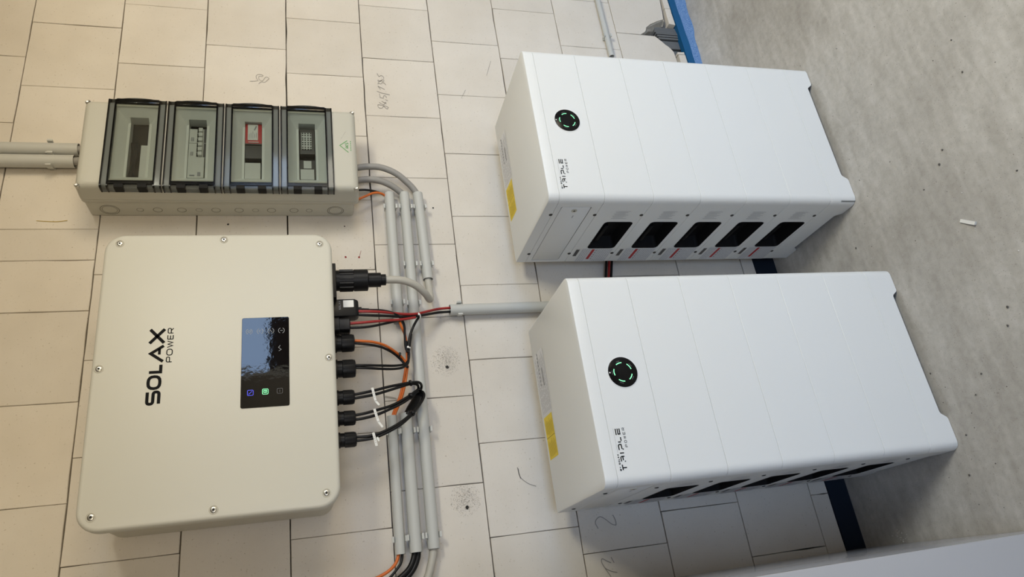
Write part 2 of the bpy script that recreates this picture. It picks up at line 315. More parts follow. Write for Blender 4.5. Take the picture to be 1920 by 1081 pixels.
for k, hs in enumerate(HEADS):
    zt = Z0-DZ*(k-1) if k else 2.6195; zb = Z0-DZ*k
    xs = sorted(hs)
    while xs[0] > -1.1: xs.insert(0, xs[0]-0.247)
    while xs[-1] < 2.3: xs.append(xs[-1]+0.247)
    for a, b in zip(xs, xs[1:]):
        if k == 9 and abs(a-1.342) < .01: block([(a, zb+.005), (1.512, .146), (1.532, .158), (1.548, .174), (1.576, .199), (1.589, .212), (b, zt), (a, zt)]); continue
        if k == 9 and abs(a-1.59) < .01: block([(1.59, .275), (1.604, .255), (1.63, .240), (1.65, .218), (1.668, .185), (1.685, .148), (b, zb+.005), (b, zt), (1.59, zt)]); continue
        if k == 10:
            if a > 1.4 and b < 1.9:
                if a < 1.6:
                    block([(a, low(a)), (1.515, low(1.515)), (1.512, zt), (a, zt)])
                    block([(1.657, low(1.657)), (b, low(b)), (b, zt), (1.662, zt)])
                else: block([(a, low(a)), (b, low(b)), (b, zt), (a, zt)])
                continue
            block([(a, low(a)), (b, low(b)), (b, zt), (a, zt)]); continue
        block([(a, zb), (b, zb), (b, zt), (a, zt)])
# broken corner: rough fracture face and the dark ribbed block behind it
bm = nb()
outer = [(1.59,.276),(1.604,.256),(1.63,.241),(1.651,.219),(1.669,.186),(1.686,.149),(1.672,.149)]
inner = [(1.592,.245),(1.603,.232),(1.618,.214),(1.628,.196),(1.640,.176),(1.655,.158),(1.664,.149)]
G = []
for i, (o_, i_) in enumerate(zip(outer, inner)):
    G.append([(o_[0]+(i_[0]-o_[0])*t+random.uniform(-.002,.002), 0.002+0.048*t**1.3+random.uniform(-.005,.005)*(0 < t < 1), o_[1]+(i_[1]-o_[1])*t+random.uniform(-.002,.002)) for t in (0,.2,.4,.6,.8,1)])
V = [[bm.verts.new(p) for p in r] for r in G]
for a, b in zip(V, V[1:]):
    for i in range(5): bm.faces.new((a[i], a[i+1], b[i+1], b[i]))
emit('broken_edge', bm, M['broken'], wall, 0, label='rough broken block corner')
bm = nb()
for i in range(6): box(bm, 1.590+i*.011, 1.599+i*.011, 0.010+.002*abs(i-2), 0.058, 0.03, 0.200-0.004*abs(i-3), 0.0015)
box(bm, 1.548, 1.588, .022, .058, .03, .185, .002); box(bm, 1.517, 1.545, .030, .058, .03, .150, .002)
emit('ribbed_block', bm, M['ribbed'], wall, 0, label='dark ribbed block inside the hole', kind='stuff')
# pencil marks, dots and drill holes on the wall
def pencil(lines, w=0.0014, m='pencil', name='pencil_mark', **k):
    bm = nb()
    for l in lines:
        q = [(p.x, p.y) for p in smooth_path([(a, b, 0) for a, b in l], 4)] if len(l) > 2 else l
        ribbon(bm, q, w, xz(-0.0011))
    emit(name, bm, M[m], wall, 0, **k)
pencil([[(1.177,1.34),(1.165,1.338),(1.163,1.327),(1.171,1.321),(1.161,1.311),(1.167,1.306),(1.172,1.314),(1.175,1.327),(1.177,1.339)], [(1.187,1.335),(1.178,1.321),(1.190,1.312)], [(1.192,1.326),(1.183,1.311)], [(1.2,1.314),(1.195,1.305)],
        [(1.224,1.332),(1.207,1.33)], [(1.207,1.33),(1.206,1.32),(1.214,1.319),(1.216,1.312),(1.207,1.309)], [(1.234,1.34),(1.227,1.323),(1.221,1.297)],
        [(1.242,1.327),(1.256,1.335)], [(1.256,1.335),(1.243,1.313)], [(1.263,1.334),(1.27,1.333),(1.266,1.325),(1.272,1.320),(1.270,1.312),(1.262,1.308)],
        [(1.282,1.334),(1.275,1.331),(1.282,1.323),(1.276,1.316),(1.283,1.313),(1.285,1.318),(1.277,1.326),(1.283,1.333)], [(1.312,1.335),(1.297,1.329)], [(1.297,1.329),(1.303,1.321),(1.296,1.313),(1.289,1.314)]], 0.0016, label='handwritten pencil number 84,5/1385')
pencil([[(-.244,.828),(-.226,.833),(-.214,.819),(-.219,.806),(-.236,.787),(-.241,.774)], [(-.241,.774),(-.229,.773),(-.213,.778)]], 0.0022, label='pencilled digit 2')
pencil([[(-.368,.816),(-.344,.829),(-.33,.835),(-.321,.832),(-.328,.82),(-.334,.809)], [(-.320,.806),(-.335,.8)], [(-.346,.828),(-.355,.812),(-.36,.796)]], 0.0022, label='pencilled number 12')
pencil([[(-.061,1.03),(-.084,1.028),(-.104,1.008),(-.114,.986)], [(-.058,1.032),(-.09,1.027)]], 0.002, label='pencil tick')
pencil([[(1.248,1.745),(1.252,1.721),(1.263,1.725),(1.273,1.725),(1.279,1.716),(1.275,1.704),(1.27,1.709),(1.271,1.716),(1.259,1.717),(1.252,1.706),(1.269,1.696),(1.264,1.686),(1.255,1.692),(1.247,1.699),(1.248,1.71),(1.239,1.718)]], 0.0013, label='pencil scribble')
pencil([[(1.03,1.46),(1.035,1.44)], [(1.26,1.03),(1.22,1.05)], [(1.33,.945),(1.40,.92)]], 0.001)
def dot(x, z, r, m, name, **k):
    bm = nb(); n = 12; rings(bm, [[(x+r*math.cos(6.2832*i/n)*random.uniform(.85,1.15), -0.0011, z+r*math.sin(6.2832*i/n)*random.uniform(.85,1.15)) for i in range(n)]], False, True); emit(name, bm, M[m], wall, 0, **k)
dot(.603,1.468,.0032,'red_dot','red_mark'); dot(.602,1.429,.0032,'red_dot','red_mark'); dot(.715,1.797,.0030,'hole','drill_hole'); dot(.708,1.467,.0022,'hole','drill_hole'); dot(.775,1.19,.0026,'hole','drill_hole')
pencil([[(.624,1.422),(.603,1.428)]], .001, 'red_dot', 'red_mark')
for hx, hz, sx, sz, px in ((.243,1.198,.046,.044,.262), (-.149,1.184,.044,.042,-.128)):
    dot(hx, hz, .0048, 'hole', 'drill_hole', label='drilled hole ringed by dust')
    bm = nb()
    for i in range(620):
        t = random.uniform(0, 6.2832); q = random.random()**.6*random.choice((1,1,.7))
        x = px+sx*q*math.cos(t); z = hz+.002+sz*q*math.sin(t); r = random.uniform(.0004,.0013)
        a0 = random.uniform(0, 6); rings(bm, [[(x+r*math.cos(a0+2.09*j), -0.0010, z+r*math.sin(a0+2.09*j)) for j in range(3)]], False, True)
    emit('dust_speckle', bm, M['dust'], wall, 0, kind='stuff')
bm = nb(); rings(bm, [[(x, -0.0011, z) for x, z in ((.171,1.379),(.166,1.3815),(.1615,1.362),(.158,1.346),(.1625,1.350),(.166,1.360))]], False, True); emit('mortar_chip', bm, M['dust'], wall, 0)
# rust-coloured scratch and the chipped mortar triangle
pencil([[(.727,2.285),(.724,2.24),(.728,2.21)]], .0016, 'yellow_print', 'scratch_mark')
# ------------------------------------------------------------------ foam edge strip between floor and wall
st = thing('edge_insulation_strip', 'blue foam edge strip running along the foot of the block wall', 'foam strip', (0.6, -0.005, 0))
def wave(x): return 0.0016*math.sin(x*19)+0.0011*math.sin(x*47+1)
XS = [-0.9+i*0.02 for i in range(151)]; XF = [x for x in XS if x > 1.0]
bm = nb(); rings(bm, [[(x, -0.001, 0.0005), (x, -0.004+wave(x), 0.0005), (x, -0.0075+wave(x), low(x)-0.028), (x, -0.0005, low(x)-0.026)] for x in XF])
emit('foam', bm, M['foam'], st)
bm = nb(); rings(bm, [[(x, 0.02, low(x)-0.026), (x, -0.0075+wave(x), low(x)-0.029), (x, -0.004, low(x)-0.001), (x, 0.02, low(x)-0.001)] for x in XF])
emit('film_edge', bm, M['film'], st, label='dark blue film along the top')
bm = nb(); rings(bm, [[(x, 0.02, 0.0005), (x, -0.004, 0.0005), (x, -0.002, low(x)-0.001), (x, 0.02, low(x)-0.001)] for x in XS if x <= 1.001])
emit('film_skirt', bm, M['skirt'], st, label='dark film skirt covering the strip')  # colour darkened to carry the shade at the wall foot
def crest(x): return min(1.0, (x-1.0)/0.15)*(0.031+0.007*math.sin(x*13+1)+0.003*math.sin(x*41))
bm = nb(); rings(bm, [[(x, -0.003+wave(x), 0.0), (x, -0.003+wave(x), crest(x)+random.uniform(-.0012,.0012)), (x, -0.012-random.uniform(0,.004), crest(x)*.93), (x, -0.05, crest(x)*.42), (x, -0.09, crest(x)*.12), (x, -0.14, 0.0)] for x in XF])
emit('screed_lip', bm, M['screed'], bpy.data.objects['floor'], 60)
# ------------------------------------------------------------------ white cabinet at the left
cab = thing('cabinet', 'tall white gloss cabinet against the wall at the bottom right corner of the photo', 'cabinet', (-0.7, -0.31, 0), rz=R(-1.2))
bm = nb(); xr = 0.301
rings(bm, [[xy(z)(p) for p in rrect(-0.30-i, xr+i, -0.315-i, 0.283+i, .006, 3)] for z, i in ((.0005,-.004),(.004,0),(1.636,0),(1.64,-.004))])
emit('carcass', bm, M['cabinet'], cab, local=True)
bm = nb(); rings(bm, [[xz(y)(p) for p in rrect(-0.30-i, xr+i, 0.03-i, 1.632+i, .004, 3)] for y, i in ((-.3155,0),(-.332,0),(-.335,-.003))])
emit('front_panel', bm, M['cabinet'], cab, local=True)
# ------------------------------------------------------------------ battery towers
BW, BD, BH = 0.51, 0.3646, 0.9666
def plan(i=0.0): return rrect(-i, BW+i, -BD-i, i, (.022+i, .022+i, .004, .004), 7)   # order: front-left, front-right, back-right, back-left
def slab(bm, z0, z1):
    rings(bm, [[xy(z)(p) for p in plan(i)] for z, i in ((z0,-.003),(z0+.0003,-.003),(z0+.0003,-.0007),(z0+.0012,0),(z1-.0010,0),(z1-.0003,-.0006),(z1-.0003,-.003),(z1,-.003))])
SEAMS = [0.936, 0.808, 0.664, 0.519, 0.3735, 0.2275, 0.088]
def cutter(y0, y1, z0, z1, r, depth):
    b = nb(); prism(b, rrect(y0, y1, z0, z1, r, 4), yz(-0.02), yz(depth)); return emit('cutter', b, M['battery'], None, 0)
def flat(y0, y1, z0, z1, x=-0.0006, b=None):
    b = b or nb(); rings(b, [[(x, y0, z0), (x, y1, z0), (x, y1, z1), (x, y0, z1)]], False, True); return b
def side_screw(y, z, par):
    b = nb(); lathe(b, [(0, .0052), (.0012, .0052), (.002, .004), (.0014, .0025)], (0.0004, y, z), (-1, 0, 0), 12); emit('screw', b, M['screw_dark'], par, local=True)
TA = thing('battery_tower', 'white stacked battery tower farthest from the white cabinet, beside the thin low conduit', 'battery', (0.5413, -0.0672, 0), 'stacked home batteries', -0.0014)
bm = nb(); rings(bm, [[xy(z)(p) for p in plan(i)] for z, i in ((.936,-.001),(.937,0),(BH-.004,0),(BH-.0012,-.0012),(BH,-.004))])
cap = emit('top_cover', bm, M['battery'], TA, local=True)
# stickers on the back edge of the top
def topflat(x0, x1, y0, y1, z=BH+.0004): b = nb(); rings(b, [[(x0,y0,z),(x1,y0,z),(x1,y1,z),(x0,y1,z)]], False, True); return b
emit('yellow_label', topflat(.133,.246,-.09,-.018), M['yellow'], cap, 0, local=True, label='yellow warning sticker')
emit('rating_label', topflat(.25,.425,-.098,-.016), M['label'], cap, 0, local=True, label='pale rating sticker')
bm = nb()
for i in range(11):
    for s in (0, 1):
        y = -.083+i*.0056; x0 = .137+s*.056
        ribbon(bm, [(x0+random.uniform(0,.006), y), (x0+.047-random.random()*.012, y)], .0013, xy(BH+.0008))
ribbon(bm, [(.1895,-.088),(.1895,-.02)], .002, xy(BH+.0008))
emit('label_print', bm, M['yellow_print'], cap, 0, local=True, kind='stuff')
bm = nb()
for i in range(13):
    y = -.093+i*.006; x = .254
    while x < .40:
        l = random.uniform(.008,.03); ribbon(bm, [(x, y), (min(x+l,.42), y)], .0012, xy(BH+.0008)); x += l+.004
ribbon(bm, [(.325,-.070),(.375,-.070)], .007, xy(BH+.0009))
for i in range(9): ribbon(bm, [(.33+i*.011,-.045),(.336+i*.011,-.045)], .006, xy(BH+.0009))
emit('label_print', bm, M['print_grey'], cap, 0, local=True, kind='stuff')
# control module
bm = nb(); slab(bm, .808, .936); ctl = emit('control_module', bm, M['battery'], TA, local=True)
difference(ctl, [cutter(-.3268, -.0152, .8342, .9208, .003, .004)])
bm = nb(); rings(bm, [[yz(x)(p) for p in rrect(-.3250+i, -.0170-i, .8360+i, .9190-i, .003, 3)] for x, i in ((.0038,0),(.0006,0),(.0001,.0006))]); emit('hatch', bm, M['battery'], ctl, local=True)
bm = nb(); rings(bm, [[yz(x)(p) for p in rrect(-.3268, -.0152, .8342, .9208, .003, 3)] for x in (.0039,.0037)]); emit('hatch_gap', bm, M['black_soft'], ctl, local=True)
bm = nb(); lathe(bm, [(0,.008),(.001,.008),(.0016,.007),(.0016,.0035),(.0006,.003)], (0,-.308,.879), (-1,0,0), 16); emit('lock', bm, M['inverter_side'], ctl, local=True)
bm = nb(); lathe(bm, [(0,.003),(.0012,.003)], (-.0006,-.308,.879), (-1,0,0), 10); emit('keyhole', bm, M['screw_dark'], ctl, local=True)
bm = nb(); ribbon(bm, [(-.283,.8735),(-.270,.8735)], .0025, yz(-.0004)); emit('lock_mark', bm, M['print_grey'], ctl, 0, local=True)
for y in (-.286,-.0575): side_screw(y,.9395,ctl); side_screw(y,.8115,ctl)
yf = -BD-.0004
bm = nb(); lathe(bm, [(0,.0385),(.0008,.0385),(.0012,.0368)], (.256,-BD+.0002,.872), (0,-1,0), 40); emit('disc_rim', bm, M['battery'], ctl, local=True)
bm = nb(); lathe(bm, [(0,.0366),(.0016,.0366),(.0020,.0355)], (.256,-BD,.872), (0,-1,0), 40); emit('status_disc', bm, M['disc'], ctl, local=True)
yl = -BD-.0023
for k in range(5):
    t0 = R(90+72*k+random.uniform(-2,2)); bm = nb()
    ribbon(bm, [(.256+.0225*math.cos(t0+R(a)), .872+.0225*math.sin(t0+R(a))) for a in range(-20,21,5)], .0021, xz(yl)); emit('status_light', bm, M['led_green'], ctl, 0, local=True)
bm = nb()
for k in range(5):
    t0 = R(90+72*k); ribbon(bm, [(.256+.027*math.cos(t0+R(a)), .872+.027*math.sin(t0+R(a))) for a in (-10,-5,0,5,10)], .0022, xz(yl))
emit('disc_print', bm, M['icon_off'], ctl, 0, local=True, kind='stuff')
bm = nb(); lathe(bm, [(0,.0018),(.0003,.0018)], (.256,yl+.0002,.905), (0,-1,0), 8); emit('indicator_dot', bm, M['white_print'], ctl, 0, local=True)
bm = nb(); sp = [(.033,.0475),(.0505,.065),(.069,.0735),(.077,.0915),(.0945,.1075),(.1105,.127)]
write(bm, TRIPLE, sp, .9085, .9208, .0025, xz(yf))
write(bm, 'BYSOLAX', [(.033,.0375),(.0385,.0425),(.0465,.0505),(.0515,.0555),(.0565,.0595),(.0605,.0645),(.0655,.0700)], .9230, .9270, .0011, xz(yf))
emit('lettering', bm, M['print_black'], ctl, 0, local=True, label='lettering BY SOLAX TRIPLE', kind='stuff')
bm = nb(); write(bm, 'POWER', even(5,.083,.127,.003), .8972, .9038, .0012, xz(yf)); ribbon(bm, [(.072,.9245),(.127,.9245)], .0003, xz(yf)); emit('lettering', bm, M['device_dark'], ctl, 0, local=True, label='grey lettering POWER', kind='stuff')
# five battery modules
handle_y = (-.2475, -.0905)
def module(t, b):
    bm = nb(); slab(bm, b, t); o = emit('battery_module', bm, M['battery'], TA, local=True)
    z1, z0 = t-.042, t-.130
    difference(o, [cutter(handle_y[0], handle_y[1], z0, z1, .012, .034)])
    bm = nb(); ol = rrect(handle_y[0]+.0006, handle_y[1]-.0006, z0+.0006, z1-.0006, .0115, 4); cy, cz = sum(handle_y)/2, (z0+z1)/2
    def sh(s, x): return [(x, cy+(p[0]-cy)*s, cz+(p[1]-cz)*s) for p in ol]
    rings(bm, [sh(1.02, -.0008), sh(.985, -.0012), sh(.97, .0005), sh(.93, .02), sh(.80, .033), ], False, True); emit('handle', bm, M['black_soft'], o, local=True, label='black handle recess')
    bm = nb(); box(bm, .006, .03, cy-.045, cy+.045, z1-.026, z1-.014, .003); emit('grip_bar', bm, M['black_soft'], o, local=True)
    for y in (-.286,-.0575): side_screw(y, b+.0065, o)
    # thin warning print above the handle and the sticker beside the wall
    emit('warning_label', flat(-.0865, -.003, t-.131, t-.030), M['label_dim'], o, 0, local=True, label='pale sticker of fine print')
    bm = nb(); flat(-.084, -.020, t-.0715, t-.0625, -.0010, bm); emit('red_stripe', bm, M['red_print'], o, 0, local=True, label='red warning stripe')
    emit('black_label', flat(-.082, -.040, t-.0235, t-.0125), M['device_dark'], o, 0, local=True, label='small black sticker')
    bm = nb()
    for i in range(15):
        z = t-.034-i*.0066
        if t-.075 < z < t-.059: continue
        y = -.084
        while y < -.01:
            l = random.uniform(.006,.03); ribbon(bm, [(y, z), (min(y+l,-.006), z)], .0014, yz(-.0010)); y += l+.003
    for i in range(5): ribbon(bm, [(-.08+i*.013,t-.0775),(-.074+i*.013,t-.0775)], .006, yz(-.0011))
    for i in range(7):
        ribbon(bm, [(-.3055+i*.0063, t-.052-.003*(i%2)), (-.3055+i*.0063, t-.098+.006*(i%3))], .0013, yz(-.0006))
    emit('label_print', bm, M['print_mid'], o, 0, local=True, kind='stuff')
for t, b in zip(SEAMS[1:], SEAMS[2:]): module(t, b)
# base with cut-outs between its feet
def dense(i):
    ol = plan(i); out = []
    for a, b in zip(ol, ol[1:]+ol[:1]):
        n = max(1, int(math.dist(a, b)/.005)); out += [(a[0]+(b[0]-a[0])*k/n, a[1]+(b[1]-a[1])*k/n) for k in range(n)]
    return out
def step(v, a, b, ramp):
    t = min(1, max(0, min(v-a, b-v)/ramp)); return t*t*(3-2*t)
def foot(p):
    x, y = p
    if y < -BD+.003: return .019*step(x, .078, .442, .018)
    if x < .003 or x > BW-.003: return .019*step(y, -.300, -.060, .018)
    return .0
d0 = dense(0); d1 = [(min(max(x, .0025), BW-.0025), min(max(y, -BD+.0025), -.0025)) for x, y in d0]
bm = nb(); rings(bm, [[(x,y,.088) for x,y in d1], [(x,y,.087) for x,y in d0], [(x,y,.0015+foot((x,y))) for x,y in d0], [(x,y,.0008+foot((x,y))) for x,y in d1], [(x,y,.05) for x,y in d1]], True, True)
emit('base', bm, M['battery'], TA, local=True)
bm = nb(); box(bm, .03, BW-.03, -BD+.03, -.03, .02, .049); emit('base_tray', bm, M['black_soft'], TA, local=True)
TB = copy_tree(TA); TB.location = (-0.1994, -0.0867, 0); TB.rotation_euler = (0, 0, 0.009)
TB['label'] = 'white stacked battery tower nearest the white cabinet, in front of the upright conduit'
# ------------------------------------------------------------------ inverter
IX0, IX1, IZ0, IZ1, IY = -.145, .547, 1.5135, 2.0405, -.245
inv = thing('inverter', 'big cream wall inverter with SOLAX POWER lettering and a black display', 'inverter', (.201, 0, IZ0))
def plate(bm, ins): rings(bm, [[xz(y)(p) for p in rrect(IX0+i, IX1-i, IZ0+i, IZ1-i, max(.004,.046-i), 8)] for y, i in ins])
bm = nb(); plate(bm, ((-.214,.004),(-.216,.001),(-.218,0),(-.236,0),(-.2405,.0014),(-.2437,.0045),(IY,.009))); emit('front_cover', bm, M['inverter'], inv)
bm = nb(); plate(bm, ((-.213,.012),(-.03,.012),(-.028,.014))); emit('housing', bm, M['inverter_side'], inv)
bm = nb()
for i in range(24): box(bm, IX0+.03+i*.0276, IX0+.034+i*.0276, -.19, -.04, IZ1-.0135, IZ1-.004)
emit('heat_sink', bm, M['inverter_side'], inv, 0)
bm = nb(); box(bm, .0, .40, -.0275, -.001, 1.70, 1.98, .003); emit('wall_bracket', bm, M['steel'], inv)
for sx, sz in ((.521,2.007),(.53,1.774),(.516,1.543),(.205,2.024),(.205,1.529),(-.114,2.010),(-.124,1.777),(-.113,1.544)):
    bm = nb(); lathe(bm, [(0,.0098),(.0006,.0098),(.0011,.0088),(.0002,.0078)], (sx,IY,sz), (0,-1,0), 20); s = emit('screw_washer', bm, M['inverter_side'], inv)
    bm = nb(); lathe(bm, [(0,.0066),(.0016,.0066),(.0024,.0052),(.0024,.0026),(.0010,.0022)], (sx,IY,sz), (0,-1,0), 16); emit('screw', bm, M['steel'], s)
    bm = nb(); lathe(bm, [(0,.0024),(.0001,.0024)], (sx,IY-.0012,sz), (0,-1,0), 6); emit('screw_socket', bm, M['hole'], s, 0)
bm = nb(); T = .0067; zt, zb = 1.9255, 1.895
write(bm, 'SO', [(.1135,.1475),(.149,.1835)], zb, zt, T, xz(IY-.0004)); write(bm, 'L', [(.1872,.2112)], zb, zt, T, xz(IY-.0004))
for l in ([(.2155,zb),(.2355,zt-.004),(.2535,zb)],): ribbon(bm, l, T, xz(IY-.0004))
ribbon(bm, [(.2325,zb+.0085),(.247,zb+.0085)], T*.85, xz(IY-.0004))
ribbon(bm, [(.2605,zb),(.2945,zt)], T*1.05, xz(IY-.0004)); ribbon(bm, [(.2605,zt),(.2945,zb)], T*1.05, xz(IY-.0004))
emit('lettering', bm, M['print_black'], inv, 0, label='bold black lettering SOLAX', kind='stuff')
bm = nb(); write(bm, 'POWER', [(.2125,.2265),(.229,.2455),(.248,.2655),(.268,.280),(.283,.297)], 1.8755, 1.889, .0021, xz(IY-.0004)); emit('lettering', bm, M['print_black'], inv, 0, label='thin lettering POWER', kind='stuff')
bm = nb(); rings(bm, [[xz(y)(p) for p in rrect(.0925+i, .3145-i, 1.6205+i, 1.7275-i, .004, 4)] for y, i in ((IY,0),(IY-.0012,0),(IY-.0016,.0005))])
scr = emit('display', bm, M['screen'], inv, 0, label='black glass display')
ys = IY-.0018
def icon(bm, x, z, s, q): 
    for l in q: ribbon(bm, [(x+a*s, z+b*s) for a, b in l[0]], .0011, xz(ys), l[1])
SQ = (rrect(-1,1,-1,1,.3,2), True)
bm = nb(); icon(bm, .128, 1.7065, .0062, [SQ, ([(-.6,.6),(.6,-.6)], False)]); emit('display_icon', bm, M['led_blue'], scr, 0, label='blue icon')
bm = nb(); icon(bm, .129, 1.674, .0062, [SQ, ([(-.4,.5),(.5,.5),(.5,-.5),(-.4,-.5)], False), ([(-.4,.5),(-.4,-.5)], False), ([(-.2,0),(.4,.0)], False)]); emit('display_icon', bm, M['led_green'], scr, 0, label='green icon')
bm = nb(); icon(bm, .1285, 1.642, .006, [SQ, ([(-.5,0),(.4,0)], False)]); emit('display_icon', bm, M['icon_off'], scr, 0, label='unlit icon')
arc = lambda a0, a1: ([(math.cos(R(a)), math.sin(R(a))) for a in range(a0, a1+1, 15)], False)
for z, g in ((1.711,[([(-.3,-.4),(-.3,.4),(.35,.4),(.35,-.4)], True)]), (1.6865,[([(-.4,-.1),(.1,.4),(.4,-.3)], False)]), (1.662,[([(-.4,-.3),(.4,.3)], False)]), (1.638,[([(0,-.45),(0,.4)], False)])):
    bm = nb(); icon(bm, .279, z, .0068, [arc(20,160), arc(200,340)]+g); emit('display_icon', bm, M['icon_pale'], scr, 0, label='pale touch icon', kind='stuff')
bm = nb(); icon(bm, .234, 1.642, .007, [([(-1,.3),(-.5,-.5),(.3,.4),(1,-.2)], False)]); emit('display_icon', bm, M['icon_pale'], scr, 0, label='pale wave icon')
# connectors under the inverter
GY = -.14
def stack(name, x, y, z, prof, parent, n=20, m='gland', **k): bm = nb(); lathe(bm, prof, (x,y,z), (0,0,-1), n); return emit(name, bm, M[m], parent, 25, **k)
B0 = IZ0+.012
bm = nb(); box(bm, .390, .490, -.185, -.085, IZ0-.010, B0-.001, .002); ac = emit('grid_connector', bm, M['gland'], inv, label='large black plug connector')
stack('connector_body', .459, GY, IZ0-.006, [(0,.028),(.052,.028),(.052,.030),(.088,.030),(.090,.026)], ac, 24)
stack('connector_nut', .459, GY, IZ0-.094, [(0,.017),(.002,.020),(.036,.020),(.037,.0155),(.050,.0155)], ac, 20)
for k in range(14):
    t = 2*math.pi*k/14; bm = nb(); x, y = .459+.0285*math.cos(t), GY+.0285*math.sin(t); box(bm, x-.0015, x+.0015, y-.0015, y+.0015, IZ0-.056, IZ0-.02); emit('grip_rib', bm, M['gland'], ac, 0)
def gland(x, big):
    r = .0235 if big else .0185
    g = stack('cable_gland', x, GY, B0, [(0,r*1.05),(.012+.006,r*1.05),(.0185,r*.92),(.030,r*.92)], inv, 24)
    bm = nb(); n = 48; prof = [(.030,.86),(.031,1.0),(.056,1.0),(.062,.93),(.064,.62)] if big else [(.028,.86),(.029,1.0),(.051,1.0),(.056,.92),(.058,.6)]
    rings(bm, [[(x+r*s*(1+.035*math.cos(8*2*math.pi*k/n)*(s == 1.0))*math.cos(2*math.pi*k/n), GY+r*s*(1+.035*math.cos(8*2*math.pi*k/n)*(s == 1.0))*math.sin(2*math.pi*k/n), B0-t) for k in range(n)] for t, s in prof]); emit('gland_nut', bm, M['gland'], g, 25)
for x in (.2785,.2085): gland(x, True)
for x in (.133,.0795,.0255): gland(x, False)
bm = nb(); rings(bm, [[xy(z)(p) for p in rrect(.305-i, .340+i, -.168-i, -.128+i, .006, 3)] for z, i in ((B0,.002),(IZ0-.014,.002),(IZ0-.015,0),(IZ0-.040,0),(IZ0-.042,-.002))]); emit('battery_plug', bm, M['gland'], inv)
# communication dongle plugged in beside the battery plug
dg = thing('communication_dongle', 'black rectangular dongle with a white sticker under the inverter, one black lead', 'dongle', (.375, GY, IZ0-.06))
bm = nb(); rings(bm, [[xy(z)(p) for p in rrect(.347-i, .397+i, -.158-i, -.122+i, .004, 3)] for z, i in ((B0,0),(IZ0-.056,0),(IZ0-.064,-.003),(IZ0-.066,-.006))]); emit('shell', bm, M['black'], dg)
bm = nb(); lathe(bm, [(0,.008),(.010,.008),(.011,.005),(.03,.0035)], (.371,-.14,IZ0-.064), (0,0,-1), 14); emit('strain_relief', bm, M['gland'], dg)
bm = nb(); rings(bm, [[xz(-.1586)(p) for p in rrect(.3725,.3925,1.460,1.487,.001,2)]], False, True); emit('sticker', bm, M['tag'], dg, 0, label='blank white sticker')
bm = nb(); write(bm, 'SOLAX', even(5,.366,.391,.001), 1.4935, 1.4985, .0008, xz(-.1586)); emit('lettering', bm, M['print_grey'], dg, 0, label='small lettering SOLAX', kind='stuff')
# ------------------------------------------------------------------ distribution box
DX0, DX1, DZ0, DZ1 = .739, 1.027, 1.4265, 2.158
db = thing('distribution_box', 'grey wall distribution box with four smoke tinted flaps over fuse rows', 'fuse box', (.883, 0, DZ0))
bm = nb(); rings(bm, [[xz(y)(p) for p in rrect(DX0+.004+i, DX1-.004-i, DZ0+.012+i, DZ1-.003-i, .012, 4)] for y, i in ((-.001,.003),(-.004,0),(-.076,0))]); emit('base_box', bm, M['box'], db)
bm = nb(); rings(bm, [[xz(y)(p) for p in rrect(DX0+i, DX1-i, DZ0+i, DZ1-i, .012, 5)] for y, i in ((-.0765,.001),(-.078,0),(-.090,0),(-.0905,.0012),(-.0925,.0012),(-.093,.0),(-.138,.002),(-.148,.006),(-.1535,.012),(-.155,.019))])
cover = emit('cover', bm, M['box'], db)
FL = [(2.095,1.9475),(1.944,1.7965),(1.7935,1.646),(1.643,1.4965)]
cuts = []
for t, b in FL:
    c = (t+b)/2; bm = nb()
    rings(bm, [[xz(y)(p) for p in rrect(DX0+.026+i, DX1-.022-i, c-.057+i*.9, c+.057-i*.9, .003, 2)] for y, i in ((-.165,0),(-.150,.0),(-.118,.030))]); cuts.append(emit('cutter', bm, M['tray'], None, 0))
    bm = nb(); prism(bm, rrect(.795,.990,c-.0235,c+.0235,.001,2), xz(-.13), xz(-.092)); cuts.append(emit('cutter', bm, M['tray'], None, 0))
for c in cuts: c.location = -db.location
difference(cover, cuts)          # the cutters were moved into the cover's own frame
for t, b in FL:
    c = (t+b)/2; bm = nb(); box(bm, .7955,.9895,-.0935,-.0922,c-.023,c+.023); emit('mounting_plate', bm, M['void'], db, 0)  # black sheet that paints in the unlit depth of each row
FY = -.1595                                       # outer face of the flaps, 4 mm proud of the cover
